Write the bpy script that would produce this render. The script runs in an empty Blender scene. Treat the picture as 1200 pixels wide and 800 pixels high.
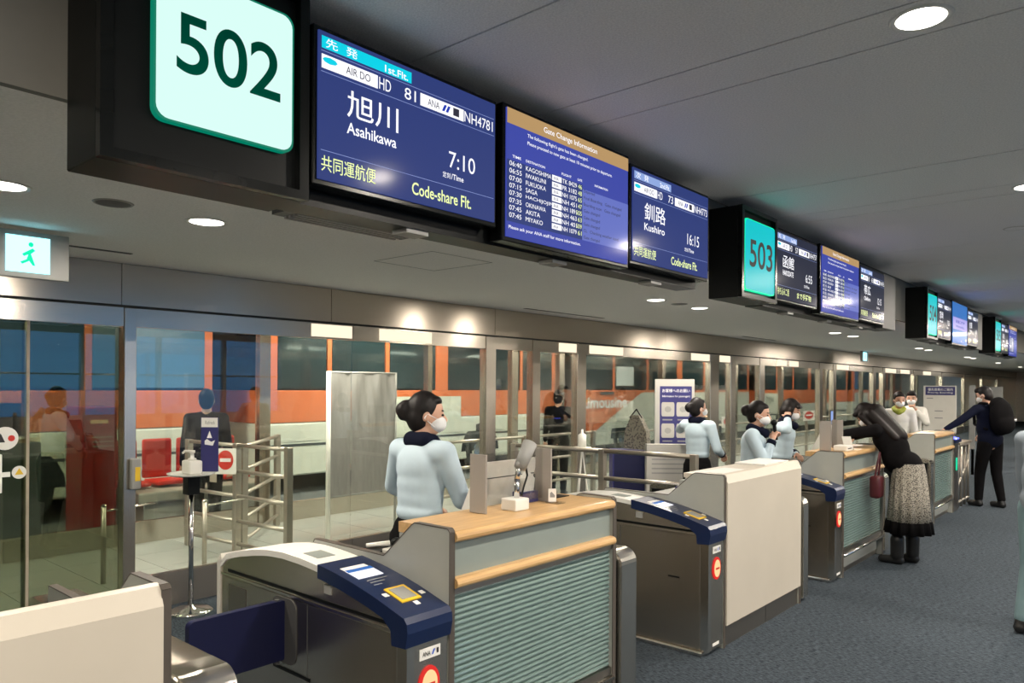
import bpy, bmesh, math, random
from mathutils import Vector, Matrix

random.seed(7)
scene = bpy.context.scene
COL = scene.collection
R = math.radians

# ------------------------------------------------------------------ camera
F_PX, CX, CY, CAM_Z = 872.0, 600.0, 452.0, 1.66
YAW, ROLL = math.atan(760 / 872), R(0.35)
FW = Vector((-math.sin(YAW), math.cos(YAW), 0))
RH = Vector((math.cos(YAW), math.sin(YAW), 0))
U0 = Vector((0, 0, 1))
RT = RH * math.cos(ROLL) + U0 * math.sin(ROLL)
UP = U0 * math.cos(ROLL) - RH * math.sin(ROLL)
cam_d = bpy.data.cameras.new('camera')
cam = bpy.data.objects.new('camera', cam_d)
COL.objects.link(cam)
cam_d.sensor_width = 36.0
cam_d.lens = 36.0 * F_PX / 1200.0
cam_d.shift_y = (CY - 400.0) / 1200.0
cam_d.clip_start, cam_d.clip_end = 0.05, 300
M = Matrix((RT, UP, -FW)).transposed().to_4x4()
M.translation = Vector((0, 0, CAM_Z))
cam.matrix_world = M
scene.camera = cam

# ------------------------------------------------------------------ view + world
vs = scene.view_settings
vs.view_transform = 'Standard'
vs.look = 'None'
vs.gamma = 1.0
vs.use_curve_mapping = False
vs.exposure = 0.0
world = bpy.data.worlds.new('dawn_sky')
scene.world = world
world.use_nodes = True
world.node_tree.nodes['Background'].inputs[0].default_value = (0.16, 0.40, 0.85, 1)
world.node_tree.nodes['Background'].inputs[1].default_value = 2.0

LAMP_W = 64.0          # watts of one hall downlight
SOFFIT_W = 32.0        # watts of one soffit downlight
TUBE_W = 85.0          # watts of one corridor fluorescent
WARM = (1.0, 0.90, 0.77)
NEUTRAL = (1.0, 0.91, 0.78)

# ------------------------------------------------------------------ materials
def _mat(name):
    m = bpy.data.materials.new(name)
    m.use_nodes = True
    nt = m.node_tree
    return m, nt, nt.nodes['Principled BSDF']

def mat(name, col, rough=0.5, metal=0.0, var=0.06, scale=8.0, bump=0.0, bscale=60.0, stretch=None, spec=None, coat=0.0):
    m, nt, b = _mat(name)
    N, L = nt.nodes, nt.links
    tc = N.new('ShaderNodeTexCoord')
    mp = N.new('ShaderNodeMapping')
    if stretch:
        mp.inputs['Scale'].default_value = stretch
    L.new(tc.outputs['Object'], mp.inputs['Vector'])
    nz = N.new('ShaderNodeTexNoise')
    nz.inputs['Scale'].default_value = scale
    nz.inputs['Detail'].default_value = 4
    L.new(mp.outputs[0], nz.inputs['Vector'])
    cr = N.new('ShaderNodeValToRGB')
    lo = [max(0, c * (1 - var)) for c in col[:3]] + [1]
    hi = [min(1, c * (1 + var)) for c in col[:3]] + [1]
    cr.color_ramp.elements[0].color, cr.color_ramp.elements[1].color = lo, hi
    cr.color_ramp.elements[0].position, cr.color_ramp.elements[1].position = 0.3, 0.7
    L.new(nz.outputs['Fac'], cr.inputs[0])
    L.new(cr.outputs[0], b.inputs['Base Color'])
    b.inputs['Roughness'].default_value = rough
    b.inputs['Metallic'].default_value = metal
    if spec is not None:
        b.inputs['Specular IOR Level'].default_value = spec
    if coat:
        b.inputs['Coat Weight'].default_value = coat
    if bump:
        n2 = N.new('ShaderNodeTexNoise')
        n2.inputs['Scale'].default_value = bscale
        n2.inputs['Detail'].default_value = 3
        L.new(mp.outputs[0], n2.inputs['Vector'])
        bp = N.new('ShaderNodeBump')
        bp.inputs['Strength'].default_value = bump
        bp.inputs['Distance'].default_value = 0.01
        L.new(n2.outputs['Fac'], bp.inputs['Height'])
        L.new(bp.outputs[0], b.inputs['Normal'])
    return m

def emis(name, col, strength=1.0, base=(0.02, 0.02, 0.02), rough=0.25):
    m, nt, b = _mat(name)
    b.inputs['Base Color'].default_value = (*base, 1)
    b.inputs['Roughness'].default_value = rough
    b.inputs['Specular IOR Level'].default_value = 0.02
    b.inputs['Emission Color'].default_value = (*col, 1)
    b.inputs['Emission Strength'].default_value = strength
    return m

def glass(name, tint=(0.9, 0.95, 0.93), refl=0.06, rough=0.0):
    m = bpy.data.materials.new(name)
    m.use_nodes = True
    nt = m.node_tree
    N, L = nt.nodes, nt.links
    N.remove(N['Principled BSDF'])
    tr = N.new('ShaderNodeBsdfTransparent')
    tr.inputs[0].default_value = (*tint, 1)
    gl = N.new('ShaderNodeBsdfGlossy')
    gl.inputs['Roughness'].default_value = rough
    lw = N.new('ShaderNodeLayerWeight')
    lw.inputs[0].default_value = 0.22
    ma = N.new('ShaderNodeMath')
    ma.operation = 'MULTIPLY_ADD'
    ma.inputs[1].default_value = 0.4
    ma.inputs[2].default_value = refl
    L.new(lw.outputs['Fresnel'], ma.inputs[0])
    mx = N.new('ShaderNodeMixShader')
    L.new(ma.outputs[0], mx.inputs[0])
    L.new(tr.outputs[0], mx.inputs[1])
    L.new(gl.outputs[0], mx.inputs[2])
    L.new(mx.outputs[0], N['Material Output'].inputs[0])
    return m

def steel(name, col, rough=0.3, aniso=0.65, vertical=True):
    """brushed stainless steel: fine streaks along the grain"""
    m, nt, b = _mat(name)
    N, L = nt.nodes, nt.links
    tc = N.new('ShaderNodeTexCoord')
    mp = N.new('ShaderNodeMapping')
    mp.inputs['Scale'].default_value = (30, 30, 0.4) if vertical else (0.4, 0.4, 30)
    L.new(tc.outputs['Object'], mp.inputs['Vector'])
    nz = N.new('ShaderNodeTexNoise')
    nz.inputs['Scale'].default_value = 6
    nz.inputs['Detail'].default_value = 5
    L.new(mp.outputs[0], nz.inputs['Vector'])
    cr = N.new('ShaderNodeValToRGB')
    cr.color_ramp.elements[0].color = (*[c * 0.975 for c in col], 1)
    cr.color_ramp.elements[1].color = (*[min(1, c * 1.02) for c in col], 1)
    L.new(nz.outputs['Fac'], cr.inputs[0])
    L.new(cr.outputs[0], b.inputs['Base Color'])
    mr = N.new('ShaderNodeMapRange')
    mr.inputs['To Min'].default_value = rough * 0.985
    mr.inputs['To Max'].default_value = rough * 1.02
    L.new(nz.outputs['Fac'], mr.inputs['Value'])
    L.new(mr.outputs[0], b.inputs['Roughness'])
    b.inputs['Metallic'].default_value = 1.0
    b.inputs['Anisotropic'].default_value = aniso
    b.inputs['Anisotropic Rotation'].default_value = 0.25
    tg = N.new('ShaderNodeTangent')
    tg.direction_type, tg.axis = 'RADIAL', 'Z'
    L.new(tg.outputs[0], b.inputs['Tangent'])
    return m

def carpet_mat():
    m, nt, b = _mat('blue_grey_carpet')
    N, L = nt.nodes, nt.links
    tc = N.new('ShaderNodeTexCoord')
    mp = N.new('ShaderNodeMapping')
    mp.inputs['Scale'].default_value = (1.0, 4.0, 1.0)
    L.new(tc.outputs['Object'], mp.inputs['Vector'])
    a = N.new('ShaderNodeTexNoise')
    a.inputs['Scale'].default_value = 30
    a.inputs['Detail'].default_value = 6
    a.inputs['Roughness'].default_value = 0.75
    L.new(mp.outputs[0], a.inputs['Vector'])
    cr = N.new('ShaderNodeValToRGB')
    e = cr.color_ramp.elements
    e[0].position, e[0].color = 0.38, (0.010, 0.017, 0.026, 1)
    e[1].position, e[1].color = 0.64, (0.115, 0.140, 0.165, 1)
    L.new(a.outputs['Fac'], cr.inputs[0])
    c = N.new('ShaderNodeTexNoise')
    c.inputs['Scale'].default_value = 0.7
    c.inputs['Detail'].default_value = 2
    L.new(tc.outputs['Object'], c.inputs['Vector'])
    mx = N.new('ShaderNodeMix')
    mx.data_type = 'RGBA'
    mx.blend_type = 'MULTIPLY'
    mx.inputs['Factor'].default_value = 0.35
    L.new(cr.outputs[0], mx.inputs[6])
    L.new(c.outputs['Fac'], mx.inputs[7])
    L.new(mx.outputs[2], b.inputs['Base Color'])
    bp = N.new('ShaderNodeBump')
    bp.inputs['Strength'].default_value = 0.5
    bp.inputs['Distance'].default_value = 0.004
    L.new(a.outputs['Fac'], bp.inputs['Height'])
    L.new(bp.outputs[0], b.inputs['Normal'])
    b.inputs['Roughness'].default_value = 0.95
    b.inputs['Specular IOR Level'].default_value = 0.1
    return m

def wood_mat():
    m, nt, b = _mat('beech_wood')
    N, L = nt.nodes, nt.links
    tc = N.new('ShaderNodeTexCoord')
    mp = N.new('ShaderNodeMapping')
    mp.inputs['Scale'].default_value = (22, 1.5, 22)
    L.new(tc.outputs['Object'], mp.inputs['Vector'])
    a = N.new('ShaderNodeTexNoise')
    a.inputs['Scale'].default_value = 3
    a.inputs['Detail'].default_value = 6
    L.new(mp.outputs[0], a.inputs['Vector'])
    cr = N.new('ShaderNodeValToRGB')
    e = cr.color_ramp.elements
    e[0].position, e[0].color = 0.3, (0.52, 0.31, 0.125, 1)
    e[1].position, e[1].color = 0.72, (0.68, 0.44, 0.205, 1)
    L.new(a.outputs['Fac'], cr.inputs[0])
    L.new(cr.outputs[0], b.inputs['Base Color'])
    b.inputs['Roughness'].default_value = 0.32
    return m

def fabric_pattern(name, c1, c2, sc):
    m, nt, b = _mat(name)
    N, L = nt.nodes, nt.links
    tc = N.new('ShaderNodeTexCoord')
    v = N.new('ShaderNodeTexVoronoi')
    v.inputs['Scale'].default_value = sc
    L.new(tc.outputs['Object'], v.inputs['Vector'])
    cr = N.new('ShaderNodeValToRGB')
    cr.color_ramp.interpolation = 'CONSTANT'
    cr.color_ramp.elements[0].color = (*c1, 1)
    cr.color_ramp.elements[1].position = 0.42
    cr.color_ramp.elements[1].color = (*c2, 1)
    L.new(v.outputs['Distance'], cr.inputs[0])
    L.new(cr.outputs[0], b.inputs['Base Color'])
    b.inputs['Roughness'].default_value = 0.9
    return m

MT = dict(
    carpet=carpet_mat(), wood=wood_mat(),
    tile=mat('pale_floor_tile', (0.38, 0.395, 0.365), 0.35, var=0.05, scale=3),
    grout=mat('tile_grout', (0.30, 0.31, 0.29), 0.8),
    ceil=mat('grey_ceiling_board', (0.88, 0.86, 0.83), 0.9, var=0.10, scale=120, bump=0.4, bscale=140),
    soffit=mat('light_ceiling_board', (0.87, 0.855, 0.83), 0.9, var=0.06, scale=90, bump=0.35, bscale=140),
    dark_gap=mat('dark_joint', (0.05, 0.05, 0.045), 0.9),
    fascia=mat('grey_fascia_board', (0.17, 0.165, 0.145), 0.85, var=0.04),
    steel=steel('brushed_steel', (0.60, 0.55, 0.475), 0.25),
    steel_h=steel('brushed_steel_band', (0.54, 0.48, 0.41), 0.24),
    steel_dk=steel('dark_brushed_steel', (0.40, 0.36, 0.315), 0.3),
    steel_l=steel('polished_steel', (0.78, 0.74, 0.67), 0.16),
    chrome=mat('chrome', (0.75, 0.75, 0.74), 0.08, 1.0, var=0.01),
    satin=mat('satin_steel_rail', (0.45, 0.41, 0.35), 0.4, 0.85, var=0.03),
    glass=glass('clear_glass', (0.90, 0.93, 0.90), 0.05),
    glass_door=glass('tinted_door_glass', (0.46, 0.50, 0.41), 0.09),
    glass_far=glass('outer_glass', (0.90, 0.94, 0.92), 0.04),
    acrylic=glass('clear_acrylic', (0.93, 0.93, 0.92), 0.05, 0.05),
    frost=mat('frosted_grey_panel', (0.25, 0.29, 0.27), 0.28, var=0.03),
    rib=mat('ribbed_green_glass', (0.165, 0.24, 0.225), 0.22, var=0.04, coat=0.3),
    lam=mat('grey_laminate', (0.38, 0.39, 0.355), 0.33, var=0.03),
    lam_dk=mat('dark_edge_band', (0.085, 0.072, 0.06), 0.4),
    white_lam=mat('cream_laminate', (0.60, 0.545, 0.455), 0.38, var=0.03, scale=3),
    white=mat('white_plastic', (0.76, 0.75, 0.70), 0.4, var=0.02),
    offwhite=mat('off_white_plastic', (0.62, 0.60, 0.54), 0.45, var=0.03),
    board=mat('pale_grey_board', (0.42, 0.41, 0.38), 0.5, var=0.03),
    grey=mat('grey_plastic', (0.30, 0.30, 0.285), 0.45, var=0.04),
    dkgrey=mat('dark_grey_plastic', (0.075, 0.075, 0.075), 0.45),
    black=mat('black_plastic', (0.006, 0.007, 0.007), 0.35, var=0.1, spec=0.15),
    black_gloss=mat('black_bezel', (0.005, 0.006, 0.006), 0.2, var=0.1, spec=0.2),
    navy=mat('navy_plastic', (0.007, 0.017, 0.062), 0.3, var=0.05),
    navy_flap=mat('navy_flap_panel', (0.008, 0.010, 0.045), 0.35, var=0.05),
    yellow=mat('yellow_plastic', (0.80, 0.52, 0.03), 0.4),
    red=mat('red_plastic', (0.60, 0.035, 0.02), 0.4),
    kiosk_red=mat('deep_red_panel', (0.50, 0.02, 0.02), 0.35),
    orange=mat('orange_paint', (0.72, 0.17, 0.055), 0.3, var=0.03),
    bus_white=mat('cream_bus_paint', (0.72, 0.69, 0.58), 0.35, var=0.03),
    bus_glass=mat('dark_bus_window', (0.018, 0.035, 0.04), 0.06, var=0.2, scale=1.5),
    rubber=mat('black_rubber', (0.02, 0.02, 0.02), 0.8),
    asphalt=mat('asphalt', (0.10, 0.10, 0.10), 0.9, bump=0.3),
    paper=mat('white_paper', (0.80, 0.79, 0.75), 0.7, var=0.02),
    ink=mat('black_ink', (0.02, 0.02, 0.02), 0.6),
    ink_grey=mat('grey_ink', (0.26, 0.26, 0.26), 0.6),
    ink_navy=mat('navy_ink', (0.03, 0.03, 0.14), 0.5),
    ink_white=mat('white_ink', (0.85, 0.85, 0.85), 0.5),
    ink_green=mat('dark_green_ink', (0.0, 0.11, 0.07), 0.7, spec=0.0),
    ink_blue=mat('blue_ink', (0.03, 0.10, 0.55), 0.5),
    vinyl=mat('grey_vinyl_sheet', (0.27, 0.26, 0.25), 0.25, var=0.08, scale=5, stretch=(1, 6, 1.2), bump=0.3, bscale=7),
    wall_pl=mat('plain_wall', (0.70, 0.67, 0.62), 0.9),
    wall_out=mat('dim_outer_wall', (0.16, 0.17, 0.18), 0.9),
    stone=mat('beige_stone', (0.36, 0.31, 0.24), 0.5, var=0.15, scale=6),
    skin=mat('skin', (0.62, 0.36, 0.25), 0.5, var=0.04),
    hair=mat('black_hair', (0.010, 0.008, 0.008), 0.5, var=0.4, scale=40, stretch=(1, 1, 0.2), spec=0.25),
    hair_brown=mat('dark_brown_hair', (0.008, 0.005, 0.0045), 0.5, var=0.4, scale=40, stretch=(1, 1, 0.2), spec=0.25),
    jacket=mat('pale_blue_jacket', (0.50, 0.62, 0.70), 0.8, var=0.04, bump=0.15, bscale=9),
    navy_cloth=mat('navy_cloth', (0.008, 0.010, 0.022), 0.95, bump=0.2, bscale=20, spec=0.08),
    black_cloth=mat('black_cloth', (0.007, 0.0065, 0.007), 0.95, bump=0.2, bscale=14, spec=0.08),
    mask=mat('white_mask', (0.80, 0.80, 0.80), 0.8, var=0.02),
    shirt=mat('white_shirt', (0.72, 0.71, 0.66), 0.8),
    green_scarf=mat('lime_scarf', (0.32, 0.36, 0.05), 0.8),
    skirt=fabric_pattern('patterned_cream_skirt', (0.05, 0.045, 0.04), (0.40, 0.365, 0.30), 95),
    maroon=mat('maroon_leather', (0.07, 0.008, 0.012), 0.4),
    coat_grey=mat('blue_grey_coat', (0.22, 0.26, 0.30), 0.85),
    jeans=mat('pale_teal_jeans', (0.16, 0.25, 0.27), 0.85),
    leather=mat('black_leather', (0.012, 0.012, 0.012), 0.35),
    flower=fabric_pattern('patterned_print', (0.06, 0.055, 0.05), (0.16, 0.15, 0.12), 45),
    lens=emis('lamp_lens', (1.0, 0.93, 0.82), 14.0),
    tube=emis('fluorescent_tube', (1.0, 0.95, 0.86), 9.0),
    transom_glow=emis('transom_reflection_glow', (1.0, 0.88, 0.66), 1.15),
    sign_face=emis('lit_mint_panel', (0.70, 1.0, 0.93), 1.0),
    sign_cyan=emis('lit_cyan_panel', (0.0, 0.56, 0.62), 1.0),
    sign_rim=emis('green_panel_edge', (0.0, 0.62, 0.30), 1.6),
    sign_rim_dim=emis('dark_green_panel_edge', (0.0, 0.20, 0.12), 1.0),
    scr_blue=emis('screen_blue', (0.026, 0.045, 0.19), 1.0, rough=0.12),
    scr_dark=emis('screen_slate', (0.018, 0.022, 0.045), 1.0, rough=0.12),
    scr_bright=emis('screen_bright_blue', (0.045, 0.065, 0.38), 1.0, rough=0.12),
    scr_sky=emis('screen_sky_blue', (0.035, 0.17, 0.52), 1.0, rough=0.12),
    scr_lav=emis('screen_lavender', (0.13, 0.17, 0.55), 1.0, rough=0.12),
    scr_gold=emis('screen_gold', (0.48, 0.30, 0.13), 1.0, rough=0.12),
    scr_cyan=emis('screen_cyan', (0.0, 0.60, 0.75), 1.1, rough=0.12),
    scr_white=emis('screen_white', (0.95, 0.95, 1.0), 1.15),
    scr_lilac=emis('screen_lilac', (0.35, 0.32, 0.75), 1.0),
    scr_ice=emis('screen_ice', (0.28, 0.40, 0.75), 1.0),
    scr_line=emis('screen_line', (0.25, 0.32, 0.65), 1.0),
    scr_yellow=emis('screen_yellow', (0.86, 0.98, 0.42), 1.1),
    scr_ink=emis('screen_ink', (0.06, 0.06, 0.10), 0.5),
    scr_inkblue=emis('screen_ink_blue', (0.01, 0.04, 0.45), 1.0),
    red_glow=emis('red_signal', (0.75, 0.02, 0.015), 1.0),
    warm_glow=emis('warm_signal', (1.0, 0.56, 0.27), 1.25),
    blue_glow=emis('blue_signal', (0.10, 0.12, 1.0), 4.5),
    exit_face=emis('exit_panel', (0.34, 0.88, 1.0), 2.4),
    bus_cyan=emis('reflection_blue_window', (0.02, 0.16, 0.26), 0.5, rough=0.1),  # window glow put in for the blue reflection in the glass
    bus_pale=emis('reflection_pale_window', (0.30, 0.55, 0.75), 0.45, rough=0.1),
)

# ------------------------------------------------------------------ mesh helpers
def bm_new():
    return bmesh.new()

def box(bm, x0, x1, y0, y1, z0, z1, bev=0.0, seg=2):
    vs_ = [bm.verts.new(p) for p in ((x0, y0, z0), (x1, y0, z0), (x1, y1, z0), (x0, y1, z0),
                                     (x0, y0, z1), (x1, y0, z1), (x1, y1, z1), (x0, y1, z1))]
    fs = [bm.faces.new([vs_[i] for i in f]) for f in
          ((3, 2, 1, 0), (4, 5, 6, 7), (0, 1, 5, 4), (1, 2, 6, 5), (2, 3, 7, 6), (3, 0, 4, 7))]
    if bev > 0:
        es = set()
        for f in fs:
            es.update(f.edges)
        bmesh.ops.bevel(bm, geom=list(es), offset=bev, segments=seg, affect='EDGES', profile=0.5)
    return bm

def prism(bm, poly, axis, a0, a1):
    """extrude a 2-d polygon: axis 'y' -> (x,z) poly, 'x' -> (y,z) poly, 'z' -> (x,y) poly"""
    def P(u, v, a):
        return {'y': (u, a, v), 'x': (a, u, v), 'z': (u, v, a)}[axis]
    A = [bm.verts.new(P(u, v, a0)) for u, v in poly]
    B = [bm.verts.new(P(u, v, a1)) for u, v in poly]
    n = len(poly)
    bm.faces.new(A)
    bm.faces.new(B[::-1])
    for i in range(n):
        bm.faces.new((A[i], B[i], B[(i + 1) % n], A[(i + 1) % n]))
    bmesh.ops.recalc_face_normals(bm, faces=bm.faces[:])
    return bm

def tube(bm, p0, p1, r0, r1=None, seg=10, caps=True):
    r1 = r0 if r1 is None else r1
    p0, p1 = Vector(p0), Vector(p1)
    d = (p1 - p0)
    q = d.to_track_quat('Z', 'Y') if d.length > 1e-9 else Vector((0, 0, 1)).to_track_quat('Z', 'Y')
    A, B = [], []
    for i in range(seg):
        a = 2 * math.pi * i / seg
        o = q @ Vector((math.cos(a), math.sin(a), 0))
        A.append(bm.verts.new(p0 + o * r0))
        B.append(bm.verts.new(p1 + o * r1))
    for i in range(seg):
        j = (i + 1) % seg
        bm.faces.new((A[i], A[j], B[j], B[i]))
    if caps:
        bm.faces.new(A[::-1])
        bm.faces.new(B)
    return bm

def path_tube(bm, pts, r, seg=8):
    for a, b in zip(pts[:-1], pts[1:]):
        tube(bm, a, b, r, seg=seg)
    return bm

def lathe(bm, c, prof, seg=20, axis='z'):
    rings = []
    for r, h in prof:
        ring = []
        for i in range(seg):
            a = 2 * math.pi * i / seg
            u, v = math.cos(a) * max(r, 1e-4), math.sin(a) * max(r, 1e-4)
            o = {'z': (u, v, h), 'x': (h, u, v), 'y': (u, h, v)}[axis]
            ring.append(bm.verts.new((c[0] + o[0], c[1] + o[1], c[2] + o[2])))
        rings.append(ring)
    for A, B in zip(rings[:-1], rings[1:]):
        for i in range(seg):
            j = (i + 1) % seg
            bm.faces.new((A[i], A[j], B[j], B[i]))
    bm.faces.new(rings[0][::-1])
    bm.faces.new(rings[-1])
    bmesh.ops.recalc_face_normals(bm, faces=bm.faces[:])
    return bm

def ell(bm, c, r, rot=None, seg=16, rings=10):
    m = Matrix.Translation(Vector(c))
    if rot:
        m = m @ Matrix.Rotation(rot[2], 4, 'Z') @ Matrix.Rotation(rot[1], 4, 'Y') @ Matrix.Rotation(rot[0], 4, 'X')
    m = m @ Matrix.Diagonal((r[0], r[1], r[2], 1))
    top, bot = bm.verts.new(m @ Vector((0, 0, 1))), bm.verts.new(m @ Vector((0, 0, -1)))
    rows = []
    for j in range(1, rings):
        a = math.pi * j / rings
        rows.append([bm.verts.new(m @ Vector((math.sin(a) * math.cos(2 * math.pi * i / seg), math.sin(a) * math.sin(2 * math.pi * i / seg), math.cos(a)))) for i in range(seg)])
    for i in range(seg):
        k_ = (i + 1) % seg
        bm.faces.new((top, rows[0][i], rows[0][k_]))
        bm.faces.new((bot, rows[-1][k_], rows[-1][i]))
        for A, B_ in zip(rows[:-1], rows[1:]):
            bm.faces.new((A[i], B_[i], B_[k_], A[k_]))
    return bm

def round_rect(u0, u1, v0, v1, r, n=5):
    pts = []
    for cx, cy, a0 in ((u1 - r, v1 - r, 0), (u0 + r, v1 - r, 90), (u0 + r, v0 + r, 180), (u1 - r, v0 + r, 270)):
        for i in range(n + 1):
            a = R(a0 + 90 * i / n)
            pts.append((cx + r * math.cos(a), cy + r * math.sin(a)))
    return pts

def link_mesh(name, me, m, parent=None, loc=None):
    o = bpy.data.objects.new(name, me)
    COL.objects.link(o)
    if m is not None and len(me.materials) == 0:
        me.materials.append(m)
    if parent is not None:
        o.parent = parent
    if loc is not None:
        o.location = loc
    return o

def world_base(parent):
    v = Vector((0, 0, 0))
    while parent is not None:
        v += parent.location
        parent = parent.parent
    return v

def obj(name, bm, m, parent=None, smooth=False, label=None, base=None):
    """finish a bmesh made in WORLD coordinates as one mesh object (origin at parent's base)"""
    off = world_base(parent) if base is None else Vector(base)
    if parent is None and base is None and len(bm.verts):
        xs = [v.co for v in bm.verts]
        off = Vector(((min(c.x for c in xs) + max(c.x for c in xs)) / 2, (min(c.y for c in xs) + max(c.y for c in xs)) / 2, min(c.z for c in xs)))
    bmesh.ops.translate(bm, verts=bm.verts[:], vec=-off)
    me = bpy.data.meshes.new(name)
    bm.to_mesh(me)
    bm.free()
    if smooth:
        me.polygons.foreach_set('use_smooth', [True] * len(me.polygons))
    o = link_mesh(name, me, MT[m] if isinstance(m, str) else m, parent)
    if parent is None:
        o.location = off
    if label:
        o['label'] = label
    return o

def local(name, bm, m, parent, smooth=False, label=None):
    """finish a bmesh made in the parent's LOCAL coordinates"""
    me = bpy.data.meshes.new(name)
    bm.to_mesh(me)
    bm.free()
    if smooth:
        me.polygons.foreach_set('use_smooth', [True] * len(me.polygons))
    o = link_mesh(name, me, MT[m] if isinstance(m, str) else m, parent)
    if label:
        o['label'] = label
    return o

def thing(name, label, cat, loc=(0, 0, 0), rotz=0.0, group=None):
    o = bpy.data.objects.new(name, None)
    COL.objects.link(o)
    o.empty_display_size = 0.1
    o.location = loc
    o.rotation_euler = (0, 0, rotz)
    o['label'], o['category'] = label, cat
    if group:
        o['group'] = group
    return o

def tag(o, label, cat, group=None):
    o['label'], o['category'] = label, cat
    if group:
        o['group'] = group
    return o

def struct(o):
    o['kind'] = 'structure'
    return o

def B(*a, **k):
    return box(bm_new(), *a, **k)

def piece(name, me, m, parent, loc):
    """share mesh data between alike pieces"""
    o = bpy.data.objects.new(name, me)
    COL.objects.link(o)
    o.parent = parent
    o.location = Vector(loc) - world_base(parent)
    return o

def unit_box_mesh(name, sx, sy, sz, m, bev=0.0):
    bm = B(-sx / 2, sx / 2, -sy / 2, sy / 2, 0, sz, bev=bev)
    me = bpy.data.meshes.new(name)
    bm.to_mesh(me)
    bm.free()
    me.materials.append(MT[m])
    return me

# lettering ------------------------------------------------------------------
_tc = {}
def glyphs(body, bold=0.0):
    key = (body, bold)
    if key not in _tc:
        c = bpy.data.curves.new('lettering', 'FONT')
        c.body = body
        c.resolution_u = 10 if body.isdigit() else 3
        c.offset = bold
        o = bpy.data.objects.new('lettering', c)
        COL.objects.link(o)
        me = bpy.data.meshes.new_from_object(o)
        V = [(v.co.x, v.co.y) for v in me.vertices]
        Fs = [tuple(p.vertices) for p in me.polygons]
        bpy.data.objects.remove(o)
        bpy.data.curves.remove(c)
        bpy.data.meshes.remove(me)
        xs, ys = [v[0] for v in V] or [0, 1], [v[1] for v in V] or [0, 1]
        x0, x1, y0, y1 = min(xs), max(xs), min(ys), max(ys)
        w, h = max(x1 - x0, 1e-6), max(y1 - y0, 1e-6)
        _tc[key] = ([((x - x0) / w, (y - y0) / h) for x, y in V], Fs)
    return _tc[key]

def letter(bm, body, u0, u1, v0, v1, fr, bold=0.0):
    """write text into the rectangle u0..u1, v0..v1 of the frame fr = (origin, u axis, v axis)"""
    V, Fs = glyphs(body, bold)
    O, U, W = Vector(fr[0]), Vector(fr[1]), Vector(fr[2])
    vv = [bm.verts.new(O + U * (u0 + (u1 - u0) * a) + W * (v0 + (v1 - v0) * b)) for a, b in V]
    for f in Fs:
        try:
            bm.faces.new([vv[i] for i in f])
        except ValueError:
            pass
    return bm

def quad(bm, u0, u1, v0, v1, fr):
    O, U, W = Vector(fr[0]), Vector(fr[1]), Vector(fr[2])
    bm.faces.new([bm.verts.new(O + U * u + W * v) for u, v in ((u0, v0), (u1, v0), (u1, v1), (u0, v1))])
    return bm

def poly_flat(bm, pts, fr):
    O, U, W = Vector(fr[0]), Vector(fr[1]), Vector(fr[2])
    bm.faces.new([bm.verts.new(O + U * u + W * v) for u, v in pts])
    return bm

def write(name, body, u0, u1, v0, v1, fr, m, parent, bold=0.0):
    return obj(name, letter(bm_new(), body, u0, u1, v0, v1, fr, bold), m, parent)
# ================================================================== THE SETTING
Y_LO, Y_HI = -5.0, 46.0
CEIL_Z, SOF_Z, XG, XG2 = 3.0, 2.52, -5.6, -8.0
XF = -2.44                                    # fascia between hall ceiling and soffit

struct(obj('floor', B(XG - 0.02, 8.0, Y_LO, Y_HI, -0.10, 0.0), 'carpet', base=(0, 0, 0)))
fc = struct(obj('floor_corridor', B(XG2 - 0.1, XG - 0.02, Y_LO, Y_HI, -0.10, -0.006), 'grout', base=(0, 0, 0)))
tile_me = unit_box_mesh('tile', 0.594, 0.594, 0.006, 'tile')
for i in range(4):
    for j in range(40):
        piece('tile', tile_me, None, fc, (XG - 0.33 - 0.6 * i, -0.3 + 0.6 * j, -0.006))
struct(obj('floor_outside', B(-24, XG2 - 0.1, Y_LO - 5, Y_HI + 10, -0.35, -0.20), 'asphalt', base=(0, 0, 0)))

# hall ceiling: boards between dark joints
ce = struct(obj('ceiling', B(XF, 8.0, Y_LO, Y_HI, CEIL_Z + 0.012, CEIL_Z + 0.10), 'dark_gap', base=(0, 0, 0)))
joints = [Y_LO]
k = -3
while 2.86 + 2.96 * k < Y_HI:
    a = 2.86 + 2.96 * k
    joints += [y for y in (a - 0.81, a, a + 0.285) if y > Y_LO + 0.1]
    k += 1
joints.append(Y_HI)
joints = sorted(joints)
for a, b in zip(joints[:-1], joints[1:]):
    if b - a > 0.02:
        obj('ceiling_panel', B(XF + 0.02, 8.0, a + 0.005, b - 0.005, CEIL_Z, CEIL_Z + 0.02), 'ceil', ce)
struct(obj('trim_1', B(XF - 0.03, XF, Y_LO, Y_HI, SOF_Z - 0.0225, CEIL_Z + 0.1), 'fascia', base=(0, 0, 0)))
cl = struct(obj('ceiling_lower', B(XG - 0.06, XF - 0.02, Y_LO, Y_HI, SOF_Z, SOF_Z + 0.12), 'soffit', base=(0, 0, 0)))
obj('dropped_panel', B(-4.43, XF - 0.031, Y_LO, 4.61, SOF_Z - 0.022, SOF_Z), 'soffit', cl)
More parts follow.
